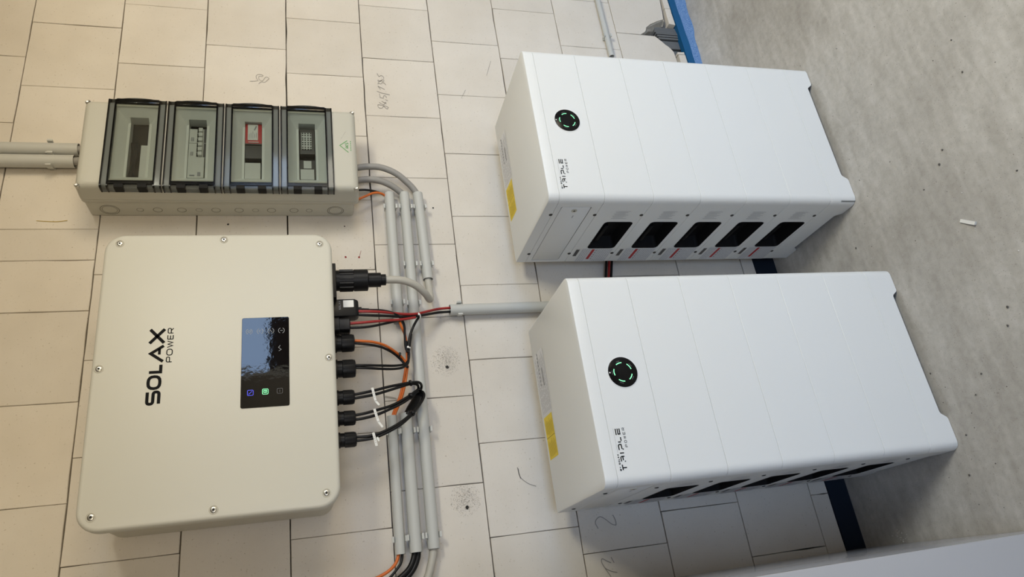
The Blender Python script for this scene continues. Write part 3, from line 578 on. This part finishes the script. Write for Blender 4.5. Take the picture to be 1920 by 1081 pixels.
for i, (t, b) in enumerate(FL):
    h = .0004
    bm = nb(); box(bm, DX0+.018, DX1-.014, FY+.0005, FY+.0022, b+.019, t-.019); fl = emit('flap', bm, M['clear'], db, 0, label='hinged clear flap')
    for z0, z1 in ((t-.0195, t-h), (b+h, b+.0195)):
        bm = nb(); rings(bm, [[xy(z)(p) for p in rrect(DX0-.001-q, DX1+.001+q, FY-q, -.132, (.007,.007,.001,.001), 4)] for z, q in ((z0,-.001),(z0+.001,0),(z1-.001,0),(z1,-.001))]); emit('flap_bar', bm, M['smoke'], fl)
        for e in (z0+.0014, z1-.0014):
            bm = nb(); rings(bm, [[xy(z)(p) for p in rrect(DX0-.0014, DX1+.0014, FY-.0006, -.131, (.007,.007,.001,.001), 4)] for z in (e-.0017, e+.0017)]); emit('bar_edge', bm, M['smoke_dark'], fl, 0)
    bm = nb(); box(bm, DX1-.0135, DX1+.0012, FY, -.140, b+.0195, t-.0195, .002); emit('hinge_bar', bm, M['smoke'], fl)
    bm = nb(); box(bm, DX1-.0150, DX1-.0128, FY-.0006, -.154, b+.0195, t-.0195); emit('hinge_edge', bm, M['smoke_dark'], fl, 0)
    bm = nb(); box(bm, DX1-.0015, DX1+.0018, FY+.004, -.142, b+.0195, t-.0195); emit('hinge_pin', bm, M['smoke_dark'], fl, 0)
    bm = nb(); box(bm, DX0+.0105, DX0+.019, FY, -.1545, b+.0195, t-.0195); emit('closing_bar', bm, M['smoke'], fl, 0)
    for e in (.0095, .0150, .0182):
        bm = nb(); box(bm, DX0+e-.0006, DX0+e+.0006, FY-.0006, -.1545, b+.0195, t-.0195); emit('closing_edge', bm, M['smoke_dark'], fl, 0)
    for e in (b+.0195, t-.0195):
        bm = nb(); box(bm, DX0+.0095, DX1-.013, FY-.0006, -.154, e-.0012, e+.0012); emit('pane_edge', bm, M['smoke_dark'], fl, 0)
    bm = nb(); box(bm, DX0-.0016, DX0+.0090, FY+.001, -.134, b+.0195, t-.0195); emit('closing_lip', bm, M['smoke'], fl, 0)
    for f in (.24, .76):
        bm = nb(); z = t-.0195-f*.108; box(bm, DX0-.0022, DX0+.0092, FY, -.1335, z-.011, z+.011, .001); emit('latch', bm, M['void'], fl, 0)
    bm = nb(); zc = (t+b)/2; rings(bm, [[(DX1+.001+d*(1-((z-zc)/.047)**2), y, z) for z in [zc-.046+.0092*k for k in range(11)]]+[(DX1, y, zc+.046), (DX1, y, zc-.046)] for y, d in ((-.157,.005),(-.150,.007))]); emit('finger_lip', bm, M['smoke'], fl)
for x, z in ((DX0+.009,DZ0+.010),(DX0+.009,DZ1-.010),(DX1-.009,DZ0+.010),(DX1-.009,DZ1-.010)):
    bm = nb(); lathe(bm, [(0,.0068),(.010,.0068),(.011,.0055),(.0095,.0025)], (x,-.140,z), (0,-1,0), 14); emit('cover_screw', bm, M['steel'], db)
for z, r in ((2.099,.0235),(2.023,.0085),(1.978,.0115),(1.916,.0115),(1.871,.0085),(1.826,.0115),(1.764,.0115),(1.719,.0085),(1.675,.0115),(1.612,.0115),(1.569,.0085),(1.493,.0235)):
    bm = nb(); X = DX0+.004-.0004
    for q in ((r, r*.8) if r > .02 else (r,)): ribbon(bm, [(-.0345+q*math.cos(R(a)), z+q*math.sin(R(a))) for a in range(0,360,18)],   .0014 if q < r or r < .01 else .002, yz(X), True)
    emit('knockout', bm, M['box_groove'], db, 0)
bm = nb(); yy = -.1555; gx, gz = .893, 1.463
ribbon(bm, [(gx-.024,gz-.010),(gx,gz+.014),(gx+.018,gz-.008)], .0022, xz(yy)); write(bm, 'AKS', even(3,gx-.011,gx+.010,.0012), gz-.011, gz-.001, .0018, xz(yy)); [ribbon(bm, [(gx-.018+.0075*k, gz-.017), (gx-.0135+.0075*k, gz-.017)], .0022, xz(yy)) for k in range(5)]
emit('emblem', bm, M['green'], db, 0, label='small green triangular emblem', kind='stuff')
bm = nb(); ribbon(bm, [(gx+.03,gz+.006),(gx+.02,gz+.012),(gx+.05,gz-.004)], .0006, xz(yy)); emit('scratch', bm, M['print_grey'], db, 0)
# devices in the rows
yd = -.119
def rowc(i): return (FL[i][0]+FL[i][1])/2
G2 = 'white three-pole breakers in the second row'
for k, (x0, x1) in enumerate(((.916,.965),(.867,.915))):
    c = rowc(1); br = thing('circuit_breaker', ('white three-pole breaker in the second fuse row, nearer the top of the photo' if k == 0 else 'white three-pole breaker in the second fuse row, beside the blanking cover'), 'breaker', (x0, -.1, c), G2)
    bm = nb(); box(bm, x0, x1, yd+.004, -.0938, c-.0225, c+.0225, .001); emit('case', bm, M['device'], br)
    for j in range(3):
        xa = x0+.002+j*(x1-x0)/3
        bm = nb(); box(bm, xa, xa+.012, yd-.006, yd+.006, c-.014, c-.003, .001); lv = emit('toggle', bm, M['device'], br)
        bm = nb(); box(bm, xa, xa+.0125, yd+.001, yd+.0035, c-.003, c+.001); emit('toggle_slot', bm, M['terminal_hole'], lv, 0)
    bm = nb()
    for j in range(2): box(bm, x0+.006, x1-.03, yd+.0028, yd+.004, c+.010+.004*j, c+.0125+.004*j)
    emit('rating_print', bm, M['print_grey'], br, 0, kind='stuff')
    bm = nb(); box(bm, x0+.001, x1-.001, yd+.0034, yd+.0045, c-.0225, c-.0165); emit('lower_edge', bm, M['device_dark'], br, 0)
c = rowc(1); bl = thing('blanking_cover', 'plain grey blanking cover beside the breakers in the second fuse row', 'cover', (.82, -.1, c))
bm = nb(); box(bm, .797, .866, yd+.002, -.0938, c-.020, c+.0225, .001); emit('plate', bm, M['device'], bl)
bm = nb(); box(bm, .803, .815, yd, yd+.0025, c-.012, c-.004); box(bm, .803, .806, yd, yd+.0025, c+.004, c+.016); emit('print_mark', bm, M['print_grey'], bl, 0, kind='stuff')
c = rowc(2); sa = thing('surge_arrester', 'red surge arrester with a white label in the third fuse row', 'surge arrester', (.95, -.1, c))
bm = nb(); box(bm, .918, .988, yd+.002, -.0938, c-.0228, c+.0228, .001); emit('case', bm, M['device_red'], sa)
bm = nb(); box(bm, .930, .986, yd+.0008, yd+.0022, c-.012, c+.016); lb = emit('label', bm, M['tag'], sa, 0, label='white label')
bm = nb()
for j in range(5): ribbon(bm, [(.934+.001*j,c+.012-j*.005),(.952+.004*(j%3),c+.012-j*.005)], .0012, xz(yd+.0005))
ribbon(bm, [(.965,c-.002),(.98,c-.008)], .004, xz(yd+.0005))
emit('label_print', bm, M['print_grey'], lb, 0, kind='stuff')
bm = nb(); box(bm, .914, .918, yd+.001, -.0938, c-.0228, c+.0228); emit('dark_edge', bm, M['device_dark'], sa, 0)
bm = nb(); box(bm, .9215, .9235, yd, yd+.0018, c-.014, c+.014); emit('white_line', bm, M['tag'], sa, 0)
sb = thing('isolator_switch', 'charcoal and grey isolator beside the red surge arrester', 'switch', (.85, -.1, c))
bm = nb(); box(bm, .868, .9135, yd+.004, -.0938, c-.0228, c+.0228, .001); emit('case', bm, M['device_dark'], sb)
bm = nb(); box(bm, .797, .852, yd+.003, -.0938, c-.020, c+.0228, .001); emit('terminal_cover', bm, M['device'], sb)
c = rowc(3); tb = thing('terminal_block', 'grey terminal block of paired round holes in the lowest fuse row', 'terminal block', (.92, -.1, c))
bm = nb(); box(bm, .889, .979, yd+.006, -.0938, c-.0215, c+.0205, .001); emit('body', bm, M['device_dark'], tb)
bm = nb(); box(bm, .905, .965, yd+.0045, yd+.0065, c-.013, c+.016); emit('face', bm, M['device'], tb, 0)
for j in range(8):
    for i in range(4):
        x = .962-.0072*j-.0022*(j//2); z = c+.0125-.0073*i-.001*(i//2); bm = nb(); lathe(bm, [(0,.0024),(.0006,.0024)], (x,yd+.0046,z), (0,-1,0), 8); emit('hole', bm, M['terminal_hole'], tb, 0)
mt = thing('energy_meter', 'small grey module with a display at the end of the lowest fuse row', 'meter', (.84, -.1, c))
bm = nb(); box(bm, .797, .866, yd+.004, -.0938, c-.022, c+.022, .001); emit('case', bm, M['device_dark'], mt)
bm = nb(); box(bm, .836, .862, yd+.002, yd+.0045, c-.011, c+.011); box(bm, .797, .832, yd+.0015, yd+.0045, c-.018, c+.02); emit('front', bm, M['device'], mt)
c = rowc(0)
bm = nb(); box(bm, .797, .905, -.112, -.1, c-.0225, c-.006); rl = emit('mounting_rail', bm, M['device'], db, 0)
for j in range(3):
    bm = nb(); tube(bm, [(.797+.04*q, -.107-.005*math.sin(q*1.2+j), c+.006+.005*j+.003*math.sin(q*2+j)) for q in range(4)], .004, 8); o = emit('fuse_box_lead', bm, M['black_cable']); o['category'] = 'cable'; o['label'] = ('black lead inside the top fuse row, lowest of three','black lead inside the top fuse row, middle of three','black lead inside the top fuse row, highest of three')[j]; o['group'] = 'black leads in the top fuse row'
# ------------------------------------------------------------------ conduits and clips
def conduit_pipe(bm, a, b, r, wall_t=.0016, n=24):
    a, b = Vector(a), Vector(b); d = (b-a).normalized(); L = (b-a).length
    lathe(bm, [(.03, r-wall_t), (0, r-wall_t), (0, r), (L, r), (L, r-wall_t), (L-.03, r-wall_t)], a, d, n)
def clip(parent, p, axis, r, width=.014):
    """C-shaped clip: back bridge on the wall, two springy prongs with flared tips"""
    p = Vector(p); ax = Vector(axis).normalized(); out = Vector((0,-1,0)); sd = ax.cross(out).normalized()
    bm = nb(); inner, outer = [], []
    for a in range(-128, 129, 16):
        t = R(180+a); s = (math.cos(t), math.sin(t)); inner.append((s[0]*(r+.0003), s[1]*(r+.0003))); k = r+.0028; outer.append((s[0]*k, s[1]*k))
    for e, sg in ((0,-1),(-1,1)):
        x, y = outer[e]; tip = (x+.004, y+(.0065 if y > 0 else -.0065))
        outer[e] = tip; inner[e] = (inner[e][0]+.0045, inner[e][1]+(.0035 if y > 0 else -.0035))
    ol = outer+inner[::-1]
    def at(q, s): return p+out*q[0]+sd*q[1]+ax*s
    n = len(inner); v0 = [bm.verts.new(at(q, -width/2)) for q in ol]; v1 = [bm.verts.new(at(q, width/2)) for q in ol]; m = len(ol)
    for i in range(m): j = (i+1) % m; bm.faces.new((v0[i], v0[j], v1[j], v1[i]))
    for i in range(n-1):
        a, b, c_, d = i, i+1, m-2-i, m-1-i
        bm.faces.new((v0[a], v0[b], v0[c_], v0[d])); bm.faces.new((v1[d], v1[c_], v1[b], v1[a]))
    yb = p.y+r+.001
    bb = nb(); h = Vector((abs(ax.x)*width/2+abs(sd.x)*.012, 0, abs(ax.z)*width/2+abs(sd.z)*.012)); box(bb, p.x-h.x, p.x+h.x, yb, -.001, p.z-h.z, p.z+h.z); join(bm, bb)
    emit('clip', bm, M['clip'], parent, 30)
def conduit(label, a, b, r, clips, group='grey conduits under the inverter'):
    mid = (Vector(a)+Vector(b))/2; t = thing('conduit', label, 'conduit', mid, group)
    bm = nb(); conduit_pipe(bm, a, b, r); emit('pipe', bm, M['conduit'], t)
    d = Vector(b)-Vector(a)
    for f in clips: clip(t, Vector(a).lerp(Vector(b), f), d, r)
    return t
def fx(x, a, b): return (x-a)/(b-a)
conduit('grey conduit under the fuse box taking in the orange cable, highest of three', (.811,-.024,1.3285), (.376,-.024,1.329), .0155, [fx(.759,.811,.376), fx(.437,.811,.376)])
conduit('longest grey conduit, running the whole width below the inverter', (.812,-.024,1.2815), (-.243,-.024,1.2845), .0155, [fx(x,.812,-.243) for x in (.759,.56,.433,.061,-.21)])
conduit('short grey conduit that the thick grey plug cable turns back into', (.812,-.024,1.2390), (.512,-.024,1.2325), .0155, [fx(.759,.812,.512), fx(.56,.812,.512)])
conduit('slim grey conduit at lower left that the orange cable enters and leaves', (.107,-.020,1.3665), (-.246,-.020,1.3690), .0130, [fx(.061,.107,-.246), fx(-.21,.107,-.246)])
conduit('fat grey conduit the looped black solar cables enter', (.110,-.024,1.3290), (-.2465,-.024,1.3300), .0160, [fx(.061,.11,-.2465), fx(-.21,.11,-.2465)])
conduit('grey upright conduit with red and black wires, running down behind a battery', (.411,-.024,1.1770), (.411,-.024,.45), .0165, [fx(1.149,1.177,.45), .55], 'upright grey conduits')
conduit('right hand grey upright conduit above the fuse box', (.943,-.024,2.6190), (.947,-.024,2.197), .0185, [fx(2.268,2.619,2.197)], 'upright grey conduits')
conduit('left hand grey upright conduit above the fuse box, with the larger clip tab', (.9005,-.026,2.6190), (.9055,-.026,2.203), .0185, [fx(2.263,2.619,2.203)], 'upright grey conduits')
conduit('thin pale conduit low on the wall to the right of the batteries', (1.447,-.016,.4375), (2.4,-.016,.437), .0105, [fx(1.547,1.447,2.4)], 'low wall conduit')
for a in ((.945,-.024,2.215),(.904,-.026,2.215)):
    bm = nb(); tube(bm, [a, (a[0],a[1]-.006,2.18), (a[0],-.035,2.1562)], .0115, 12); o = emit('entry_cable', bm, M['grey_cable2']); o['category'] = 'cable'; o['group'] = 'cables entering the fuse box from above'
    o['label'] = 'dark grey cable from the %s upright conduit into the fuse box top' % ('right' if a[0] > .92 else 'left')
# ------------------------------------------------------------------ cables
PATH = {
  'ac_cable': [(0.458,-0.14,1.383),(0.458,-0.142,1.353),(0.455,-0.14,1.32),(0.445,-0.128,1.286),(0.431,-0.105,1.259),(0.426,-0.075,1.244),(0.44,-0.05,1.236),(0.471,-0.032,1.233),(0.497,-0.024,1.233),(0.534,-0.022,1.233)],
  'dongle_cable': [(0.37,-0.14,1.437),(0.37,-0.14,1.414),(0.369,-0.135,1.381),(0.365,-0.12,1.349),(0.353,-0.105,1.33),(0.337,-0.095,1.323),(0.313,-0.088,1.323),(0.285,-0.082,1.323),(0.266,-0.08,1.319)],
  'red_upper': [(0.363,-0.15,1.448),(0.361,-0.15,1.412),(0.365,-0.13,1.369),(0.369,-0.105,1.323),(0.377,-0.085,1.285),(0.394,-0.06,1.248),(0.411,-0.035,1.21),(0.419,-0.022,1.157)],
  'black_upper': [(0.353,-0.15,1.448),(0.35,-0.15,1.413),(0.355,-0.13,1.369),(0.362,-0.102,1.323),(0.371,-0.082,1.282),(0.386,-0.058,1.246),(0.4,-0.035,1.208),(0.406,-0.022,1.158)],
  'red_lower': [(0.329,-0.15,1.478),(0.331,-0.15,1.432),(0.337,-0.14,1.395),(0.346,-0.12,1.357),(0.354,-0.105,1.324),(0.364,-0.09,1.29)],
  'black_lower': [(0.317,-0.15,1.479),(0.317,-0.15,1.438),(0.324,-0.14,1.408),(0.339,-0.12,1.369),(0.355,-0.1,1.329),(0.368,-0.085,1.289)],
  'signal_black': [(0.269,-0.07,1.318),(0.292,-0.07,1.312),(0.319,-0.07,1.306),(0.342,-0.072,1.296),(0.361,-0.074,1.285),(0.376,-0.07,1.274)],
  'orange_gland': [(0.285,-0.14,1.471),(0.282,-0.14,1.44),(0.281,-0.13,1.41),(0.277,-0.11,1.379),(0.267,-0.08,1.349),(0.255,-0.062,1.33),(0.235,-0.055,1.318),(0.229,-0.055,1.319),(0.204,-0.052,1.324),(0.168,-0.045,1.333),(0.137,-0.032,1.345),(0.113,-0.022,1.357),(0.092,-0.02,1.362)],
  'black_gland': [(0.279,-0.14,1.472),(0.274,-0.14,1.44),(0.272,-0.13,1.41),(0.271,-0.11,1.385),(0.265,-0.085,1.359),(0.254,-0.068,1.34),(0.24,-0.062,1.327),(0.228,-0.06,1.317)],
  'orange_run': [(0.409,-0.022,1.328),(0.383,-0.025,1.327),(0.354,-0.045,1.324),(0.324,-0.06,1.319),(0.292,-0.062,1.317),(0.257,-0.058,1.318),(0.23,-0.052,1.323),(0.199,-0.048,1.33),(0.194,-0.044,1.331),(0.161,-0.038,1.341),(0.133,-0.028,1.353),(0.114,-0.02,1.362),(0.092,-0.02,1.367)],
  'g2_a': [(0.217,-0.14,1.474),(0.215,-0.14,1.437),(0.217,-0.125,1.395),(0.223,-0.1,1.357),(0.232,-0.08,1.33),(0.245,-0.072,1.317),(0.266,-0.07,1.313),(0.282,-0.07,1.316),(0.302,-0.072,1.318)],
  'g2_b': [(0.211,-0.14,1.475),(0.208,-0.14,1.438),(0.208,-0.125,1.396),(0.214,-0.1,1.358),(0.224,-0.08,1.333),(0.241,-0.066,1.317),(0.265,-0.064,1.314),(0.291,-0.064,1.309),(0.324,-0.066,1.302)],
  'm1_a': [(0.138,-0.14,1.478),(0.141,-0.14,1.452),(0.148,-0.135,1.417),(0.158,-0.125,1.381),(0.166,-0.115,1.345),(0.172,-0.105,1.316),(0.174,-0.095,1.297),(0.17,-0.08,1.288),(0.159,-0.065,1.29),(0.142,-0.05,1.3),(0.123,-0.03,1.315),(0.104,-0.022,1.323)],
  'm1_b': [(0.128,-0.14,1.478),(0.131,-0.14,1.453),(0.137,-0.135,1.418),(0.148,-0.125,1.382),(0.16,-0.115,1.345),(0.17,-0.1,1.319),(0.171,-0.09,1.303),(0.167,-0.075,1.296),(0.154,-0.06,1.299),(0.136,-0.04,1.309),(0.118,-0.026,1.32),(0.104,-0.02,1.325)],
  'm2_a': [(0.085,-0.14,1.479),(0.088,-0.14,1.449),(0.096,-0.135,1.415),(0.107,-0.125,1.379),(0.122,-0.115,1.348),(0.14,-0.1,1.321),(0.155,-0.085,1.303),(0.161,-0.075,1.293),(0.154,-0.06,1.291),(0.135,-0.042,1.303),(0.118,-0.027,1.317),(0.102,-0.021,1.324)],
  'm2_b': [(0.074,-0.14,1.479),(0.076,-0.14,1.45),(0.084,-0.135,1.415),(0.099,-0.125,1.38),(0.114,-0.115,1.349),(0.133,-0.1,1.322),(0.149,-0.085,1.304),(0.153,-0.07,1.296),(0.143,-0.055,1.298),(0.127,-0.037,1.308),(0.114,-0.025,1.319),(0.103,-0.02,1.326)],
  'm3_a': [(0.031,-0.14,1.478),(0.03,-0.14,1.452),(0.032,-0.14,1.424),(0.044,-0.135,1.39),(0.064,-0.125,1.353),(0.091,-0.11,1.32),(0.119,-0.095,1.295),(0.14,-0.085,1.284),(0.153,-0.075,1.286),(0.154,-0.06,1.291),(0.129,-0.04,1.305),(0.112,-0.026,1.319),(0.101,-0.022,1.323)],
  'm3_b': [(0.021,-0.14,1.479),(0.022,-0.14,1.453),(0.025,-0.14,1.425),(0.038,-0.135,1.39),(0.058,-0.125,1.354),(0.087,-0.108,1.321),(0.115,-0.092,1.298),(0.137,-0.078,1.287),(0.15,-0.066,1.289),(0.141,-0.052,1.298),(0.121,-0.034,1.31),(0.11,-0.023,1.321),(0.101,-0.02,1.323)],
  'b_orange': [(-0.235,-0.02,1.371),(-0.25,-0.022,1.375),(-0.266,-0.026,1.383),(-0.28,-0.03,1.399),(-0.291,-0.032,1.424),(-0.298,-0.034,1.452)],
  'b_black': [(-0.236,-0.02,1.364),(-0.251,-0.02,1.365),(-0.267,-0.022,1.37),(-0.28,-0.024,1.381),(-0.295,-0.026,1.397),(-0.312,-0.028,1.42)],
  'b_thick_a': [(-0.238,-0.022,1.333),(-0.255,-0.022,1.336),(-0.271,-0.024,1.343),(-0.286,-0.028,1.355),(-0.299,-0.03,1.373),(-0.312,-0.034,1.395)],
  'b_thick_b': [(-0.239,-0.02,1.324),(-0.256,-0.02,1.326),(-0.274,-0.02,1.333),(-0.291,-0.022,1.345),(-0.304,-0.024,1.361),(-0.317,-0.026,1.382)],
  'b_gray': [(-0.229,-0.022,1.283),(-0.246,-0.022,1.286),(-0.26,-0.022,1.289),(-0.277,-0.022,1.294),(-0.297,-0.022,1.301),(-0.316,-0.022,1.31)],
  'x_g1': [(0.888,-0.05,1.426),(0.893,-0.05,1.39),(0.892,-0.048,1.349),(0.874,-0.044,1.305),(0.845,-0.034,1.268),(0.821,-0.026,1.247),(0.796,-0.022,1.237),(0.751,-0.022,1.232)],
  'x_g2': [(0.842,-0.05,1.428),(0.846,-0.05,1.392),(0.844,-0.046,1.357),(0.834,-0.038,1.324),(0.819,-0.028,1.297),(0.803,-0.023,1.283),(0.751,-0.022,1.277)],
  'x_orange': [(0.771,-0.05,1.431),(0.784,-0.05,1.405),(0.799,-0.046,1.379),(0.804,-0.038,1.357),(0.8,-0.026,1.34),(0.77,-0.022,1.327)],
  'x_black': [(0.813,-0.04,1.429),(0.814,-0.04,1.402),(0.813,-0.036,1.377),(0.809,-0.03,1.356),(0.799,-0.022,1.338),(0.761,-0.02,1.329)],
  'gap_red': [(0.603,-0.02,0.625),(0.564,-0.02,0.634),(0.516,-0.02,0.646),(0.469,-0.02,0.658)],
  'gap_black': [(0.603,-0.02,0.634),(0.564,-0.02,0.644),(0.516,-0.02,0.656),(0.469,-0.02,0.667)],
  'gap_black2': [(0.603,-0.02,0.615),(0.564,-0.02,0.625),(0.516,-0.02,0.637),(0.469,-0.02,0.649)],
}
def cable(key, r, m, name, label, group=None, shift=(0,0,0), ext=None):
    bm = nb(); pts = [tuple(c+s for c, s in zip(p, shift)) for p in PATH[key]]
    tube(bm, pts, r, 10, True, 5)
    o = emit(name, bm, M[m]); o['label'] = label; o['category'] = 'cable'
    if group: o['group'] = group
    return o
cable('ac_cable', .0105, 'grey_cable', 'grid_cable', 'thick pale grey cable curving from the big plug back into a conduit')
cable('x_g1', .0100, 'grey_cable2', 'supply_cable', 'outer thick grey cable curving out of the fuse box', 'grey cables leaving the fuse box')
cable('x_g2', .0100, 'grey_cable2', 'supply_cable', 'inner thick grey cable curving out of the fuse box', 'grey cables leaving the fuse box')
cable('x_orange', .0036, 'orange_cable', 'data_cable', 'short orange cable from the fuse box into the upper conduit')
cable('x_black', .0034, 'black_cable', 'signal_cable', 'short black cable beside the orange one leaving the fuse box')
cable('dongle_cable', .0032, 'black_cable', 'dongle_lead', 'thin black lead running from the dongle into the tied bundle')
GB = 'red and black battery wires'
cable('red_upper', .0038, 'red_cable', 'battery_wire', 'red wire from behind the dongle into the upright conduit', GB)
cable('black_upper', .0038, 'black_cable', 'battery_wire', 'black wire from behind the dongle into the upright conduit', GB)
cable('red_lower', .0036, 'red_cable', 'battery_wire', 'red wire from the ribbed battery plug below the dongle', GB)
cable('black_lower', .0034, 'black_cable', 'battery_wire', 'black wire from the ribbed battery plug below the dongle', GB)
cable('signal_black', .0036, 'black_cable', 'signal_cable', 'black cable curving from the red wires to the white cable tie')
cable('orange_gland', .0036, 'orange_cable', 'data_cable', 'orange cable from the large gland down to the slim conduit')
cable('black_gland', .0034, 'black_cable', 'signal_cable', 'black cable beside the orange one at the large gland')
cable('orange_run', .0036, 'orange_cable', 'data_cable', 'orange cable running between the upper conduit and the slim conduit')
cable('g2_a', .0034, 'black_cable', 'signal_cable', 'black cable of the second large gland, upper one in the photo')
cable('g2_b', .0034, 'black_cable', 'signal_cable', 'black cable of the second large gland, lower one in the photo')
GS = 'black solar cables'
for k, w_ in (('m1','first'),('m2','middle'),('m3','last')):
    pos = {'m1':'nearest the orange cable','m2':'in the middle','m3':'farthest from the fuse box'}[k]
    cable(k+'_a', .0037, 'black_cable', 'solar_cable', 'black solar cable, upper of the pair from the small gland '+pos, GS)
    cable(k+'_b', .0037, 'black_cable', 'solar_cable', 'black solar cable, lower of the pair from the small gland '+pos, GS)
cable('b_orange', .0040, 'orange_cable', 'data_cable', 'orange cable leaving the slim conduit at the bottom of the photo')
cable('b_black', .0034, 'black_cable', 'signal_cable', 'thin black cable leaving the slim conduit beside the orange one')
cable('b_thick_a', .0068, 'black_cable', 'solar_cable', 'thick black cable leaving the fat conduit, the upper of two', 'thick black cables at the bottom of the photo')
cable('b_thick_b', .0068, 'black_cable', 'solar_cable', 'thick black cable leaving the fat conduit, the lower of two', 'thick black cables at the bottom of the photo')
cable('b_gray', .0100, 'grey_cable', 'supply_cable', 'thick pale grey cable leaving the longest conduit at the bottom of the photo')
GP = 'wires between the two batteries'
cable('gap_red', .0040, 'red_cable', 'link_wire', 'red wire crossing the gap between the two batteries', GP)
cable('gap_black', .0040, 'black_cable', 'link_wire', 'black wire above the red one in the gap between batteries', GP)
cable('gap_black2', .0040, 'black_cable', 'link_wire', 'black wire below the red one in the gap between batteries', GP)
bm = nb(); tube(bm, [(.150,-.070,1.296),(.134,-.052,1.304),(.118,-.034,1.316),(.104,-.030,1.324)], .0125, 12); o = emit('cable_sleeve', bm, M['black_cable']); o['label'] = 'fat black sleeve around the solar cables entering the fat conduit'; o['category'] = 'sleeve'
def tie(name, p, d, r, m, label, group=None):
    bm = nb(); p = Vector(p); d = Vector(d).normalized(); u = d.orthogonal().normalized(); v = d.cross(u); prof = [(r,-.0018),(r+.0012,-.0018),(r+.0012,.0018),(r,.0018)]; n = 18
    rs = [[p+(u*math.cos(2*math.pi*k/n)+v*math.sin(2*math.pi*k/n))*a+d*b for a, b in prof] for k in range(n)]; rs.append(rs[0]); rings(bm, rs, False, False)
    h = p+Vector((0,-1,0))*(r+.002); box(bm, h.x-.0025, h.x+.0025, h.y-.002, h.y+.002, h.z-.0025, h.z+.0025)
    o = emit(name, bm, M[m]); o['label'] = label; o['category'] = 'cable tie'
    if group: o['group'] = group
tie('cable_tie', (.281,-.071,1.316), (1,-.1,0), .0078, 'tag', 'white cable tie around the black bundle beside the conduits')
tie('cable_tie', (.374,-.078,1.279), (.5,.3,-1), .0085, 'tag', 'white cable tie around the red and black wires')
tie('cable_tie', (.171,-.104,1.320), (.3,.2,-1), .0070, 'black', 'black cable tie at the loop of the first solar cables', 'black cable ties')
tie('cable_tie', (.137,-.100,1.322), (.5,.4,-1), .0070, 'black', 'black cable tie where the middle solar cables join the bundle', 'black cable ties')
tie('cable_tie', (.088,-.110,1.322), (.8,.4,-1), .0070, 'black', 'black cable tie where the last solar cables join the bundle', 'black cable ties')
tie('cable_tie', (.262,-.072,1.340), (-.3,.3,-1), .0065, 'black', 'black cable tie joining the orange cable to the bundle', 'black cable ties')
GT = 'white cable tags'
for (a, b, c_), lb in zip((((.152,1.4235),(.118,1.4175),(.106,1.4085)), ((.0965,1.4215),(.064,1.4135),(.049,1.4035)), ((.037,1.4275),(.003,1.4210),None)),
                     ('white tag on the solar cables nearest the orange cable','white tag on the middle pair of solar cables','white tag on the solar cables farthest from the fuse box')):
    t = thing('cable_tag', lb, 'tag', (a[0], -.146, a[1]), GT)
    def strip(p, q, w, y):
        bm = nb(); d = (Vector(q)-Vector(p)).normalized(); n_ = Vector((-d.y, d.x))*w/2; P, Q = Vector(p), Vector(q)
        rings(bm, [[(s.x, yy, s.y) for s in (P+n_, P-n_, Q-n_, Q+n_)] for yy in (y, y-.0012)]); return bm
    emit('plate', strip(a, b, .0062, -.1455), M['tag'], t, 0)
    if c_: emit('tail', strip(b, c_, .0055, -.1435), M['tag'], t, 0)
    else: emit('tail', strip((a[0]-.012,a[1]-.009),(a[0]-.022,a[1]-.013), .0050, -.1435), M['tag'], t, 0)
    bm = nb(); d = (Vector(b)-Vector(a)); 
    for f in (.25,.4,.55,.7): ribbon(bm, [tuple(Vector(a)+d*f+Vector((0,-.0015))), tuple(Vector(a)+d*(f+.08)+Vector((0,.0012)))], .0009, xz(-.1470))
    emit('tag_print', bm, M['print_grey'], t, 0, kind='stuff')
# ------------------------------------------------------------------ bits lying on the floor
bm = nb(); q = [(.318,-.705),(.304,-.722),(.290,-.740)]; rings(bm, [[(x-.003*(.8),y+.003,.0006),(x+.003,y-.003*.8,.0006),(x+.003,y-.003*.8,.0030+.002*i),(x-.003,y+.003,.0030+.002*i)] for i, (x,y) in enumerate(q)])
o = emit('plastic_offcut', bm, M['tag'], None, 0); o['label'] = 'small white plastic offcut lying on the grey floor'; o['category'] = 'offcut'
def crumbs(pts, m, name, rmin, rmax):
    bm = nb()
    for x, y in pts:
        b2 = nb(); bmesh.ops.create_icosphere(b2, subdivisions=1, radius=1); s = random.uniform(rmin, rmax)
        for v in b2.verts: v.co = Vector((x+v.co.x*s*random.uniform(.6,1.3), y+v.co.y*s*random.uniform(.6,1.3), max(0.0002, s*.4+v.co.z*s*.5)))
        join(bm, b2)
    emit(name, bm, M[m], None, 0, kind='stuff')
P0 = [(.738,-.882),(.507,-.739),(.479,-.716),(.348,-.88),(.446,-.647),(.645,-.871),(.421,-.366),(.036,-.703),(-.044,-.589),(-.169,-.482),(-.017,-.344),(.002,-.45),(.076,-.722),(-.086,-.552),(-.261,-.447)]
crumbs(P0, 'crumb', 'floor_crumbs', .0022, .0038)
crumbs([(random.uniform(-.35,1.6), random.uniform(-1.0,-.03)) for _ in range(150)], 'crumb', 'floor_grit', .0006, .0016)
crumbs([(-.389+random.gauss(.012,.012), -.15+random.gauss(0,.014)) for _ in range(26)]+[(random.uniform(-.3,1.6), random.uniform(-1.0,-.05)) for _ in range(40)], 'crumb_light', 'pale_grit', .0008, .0026)
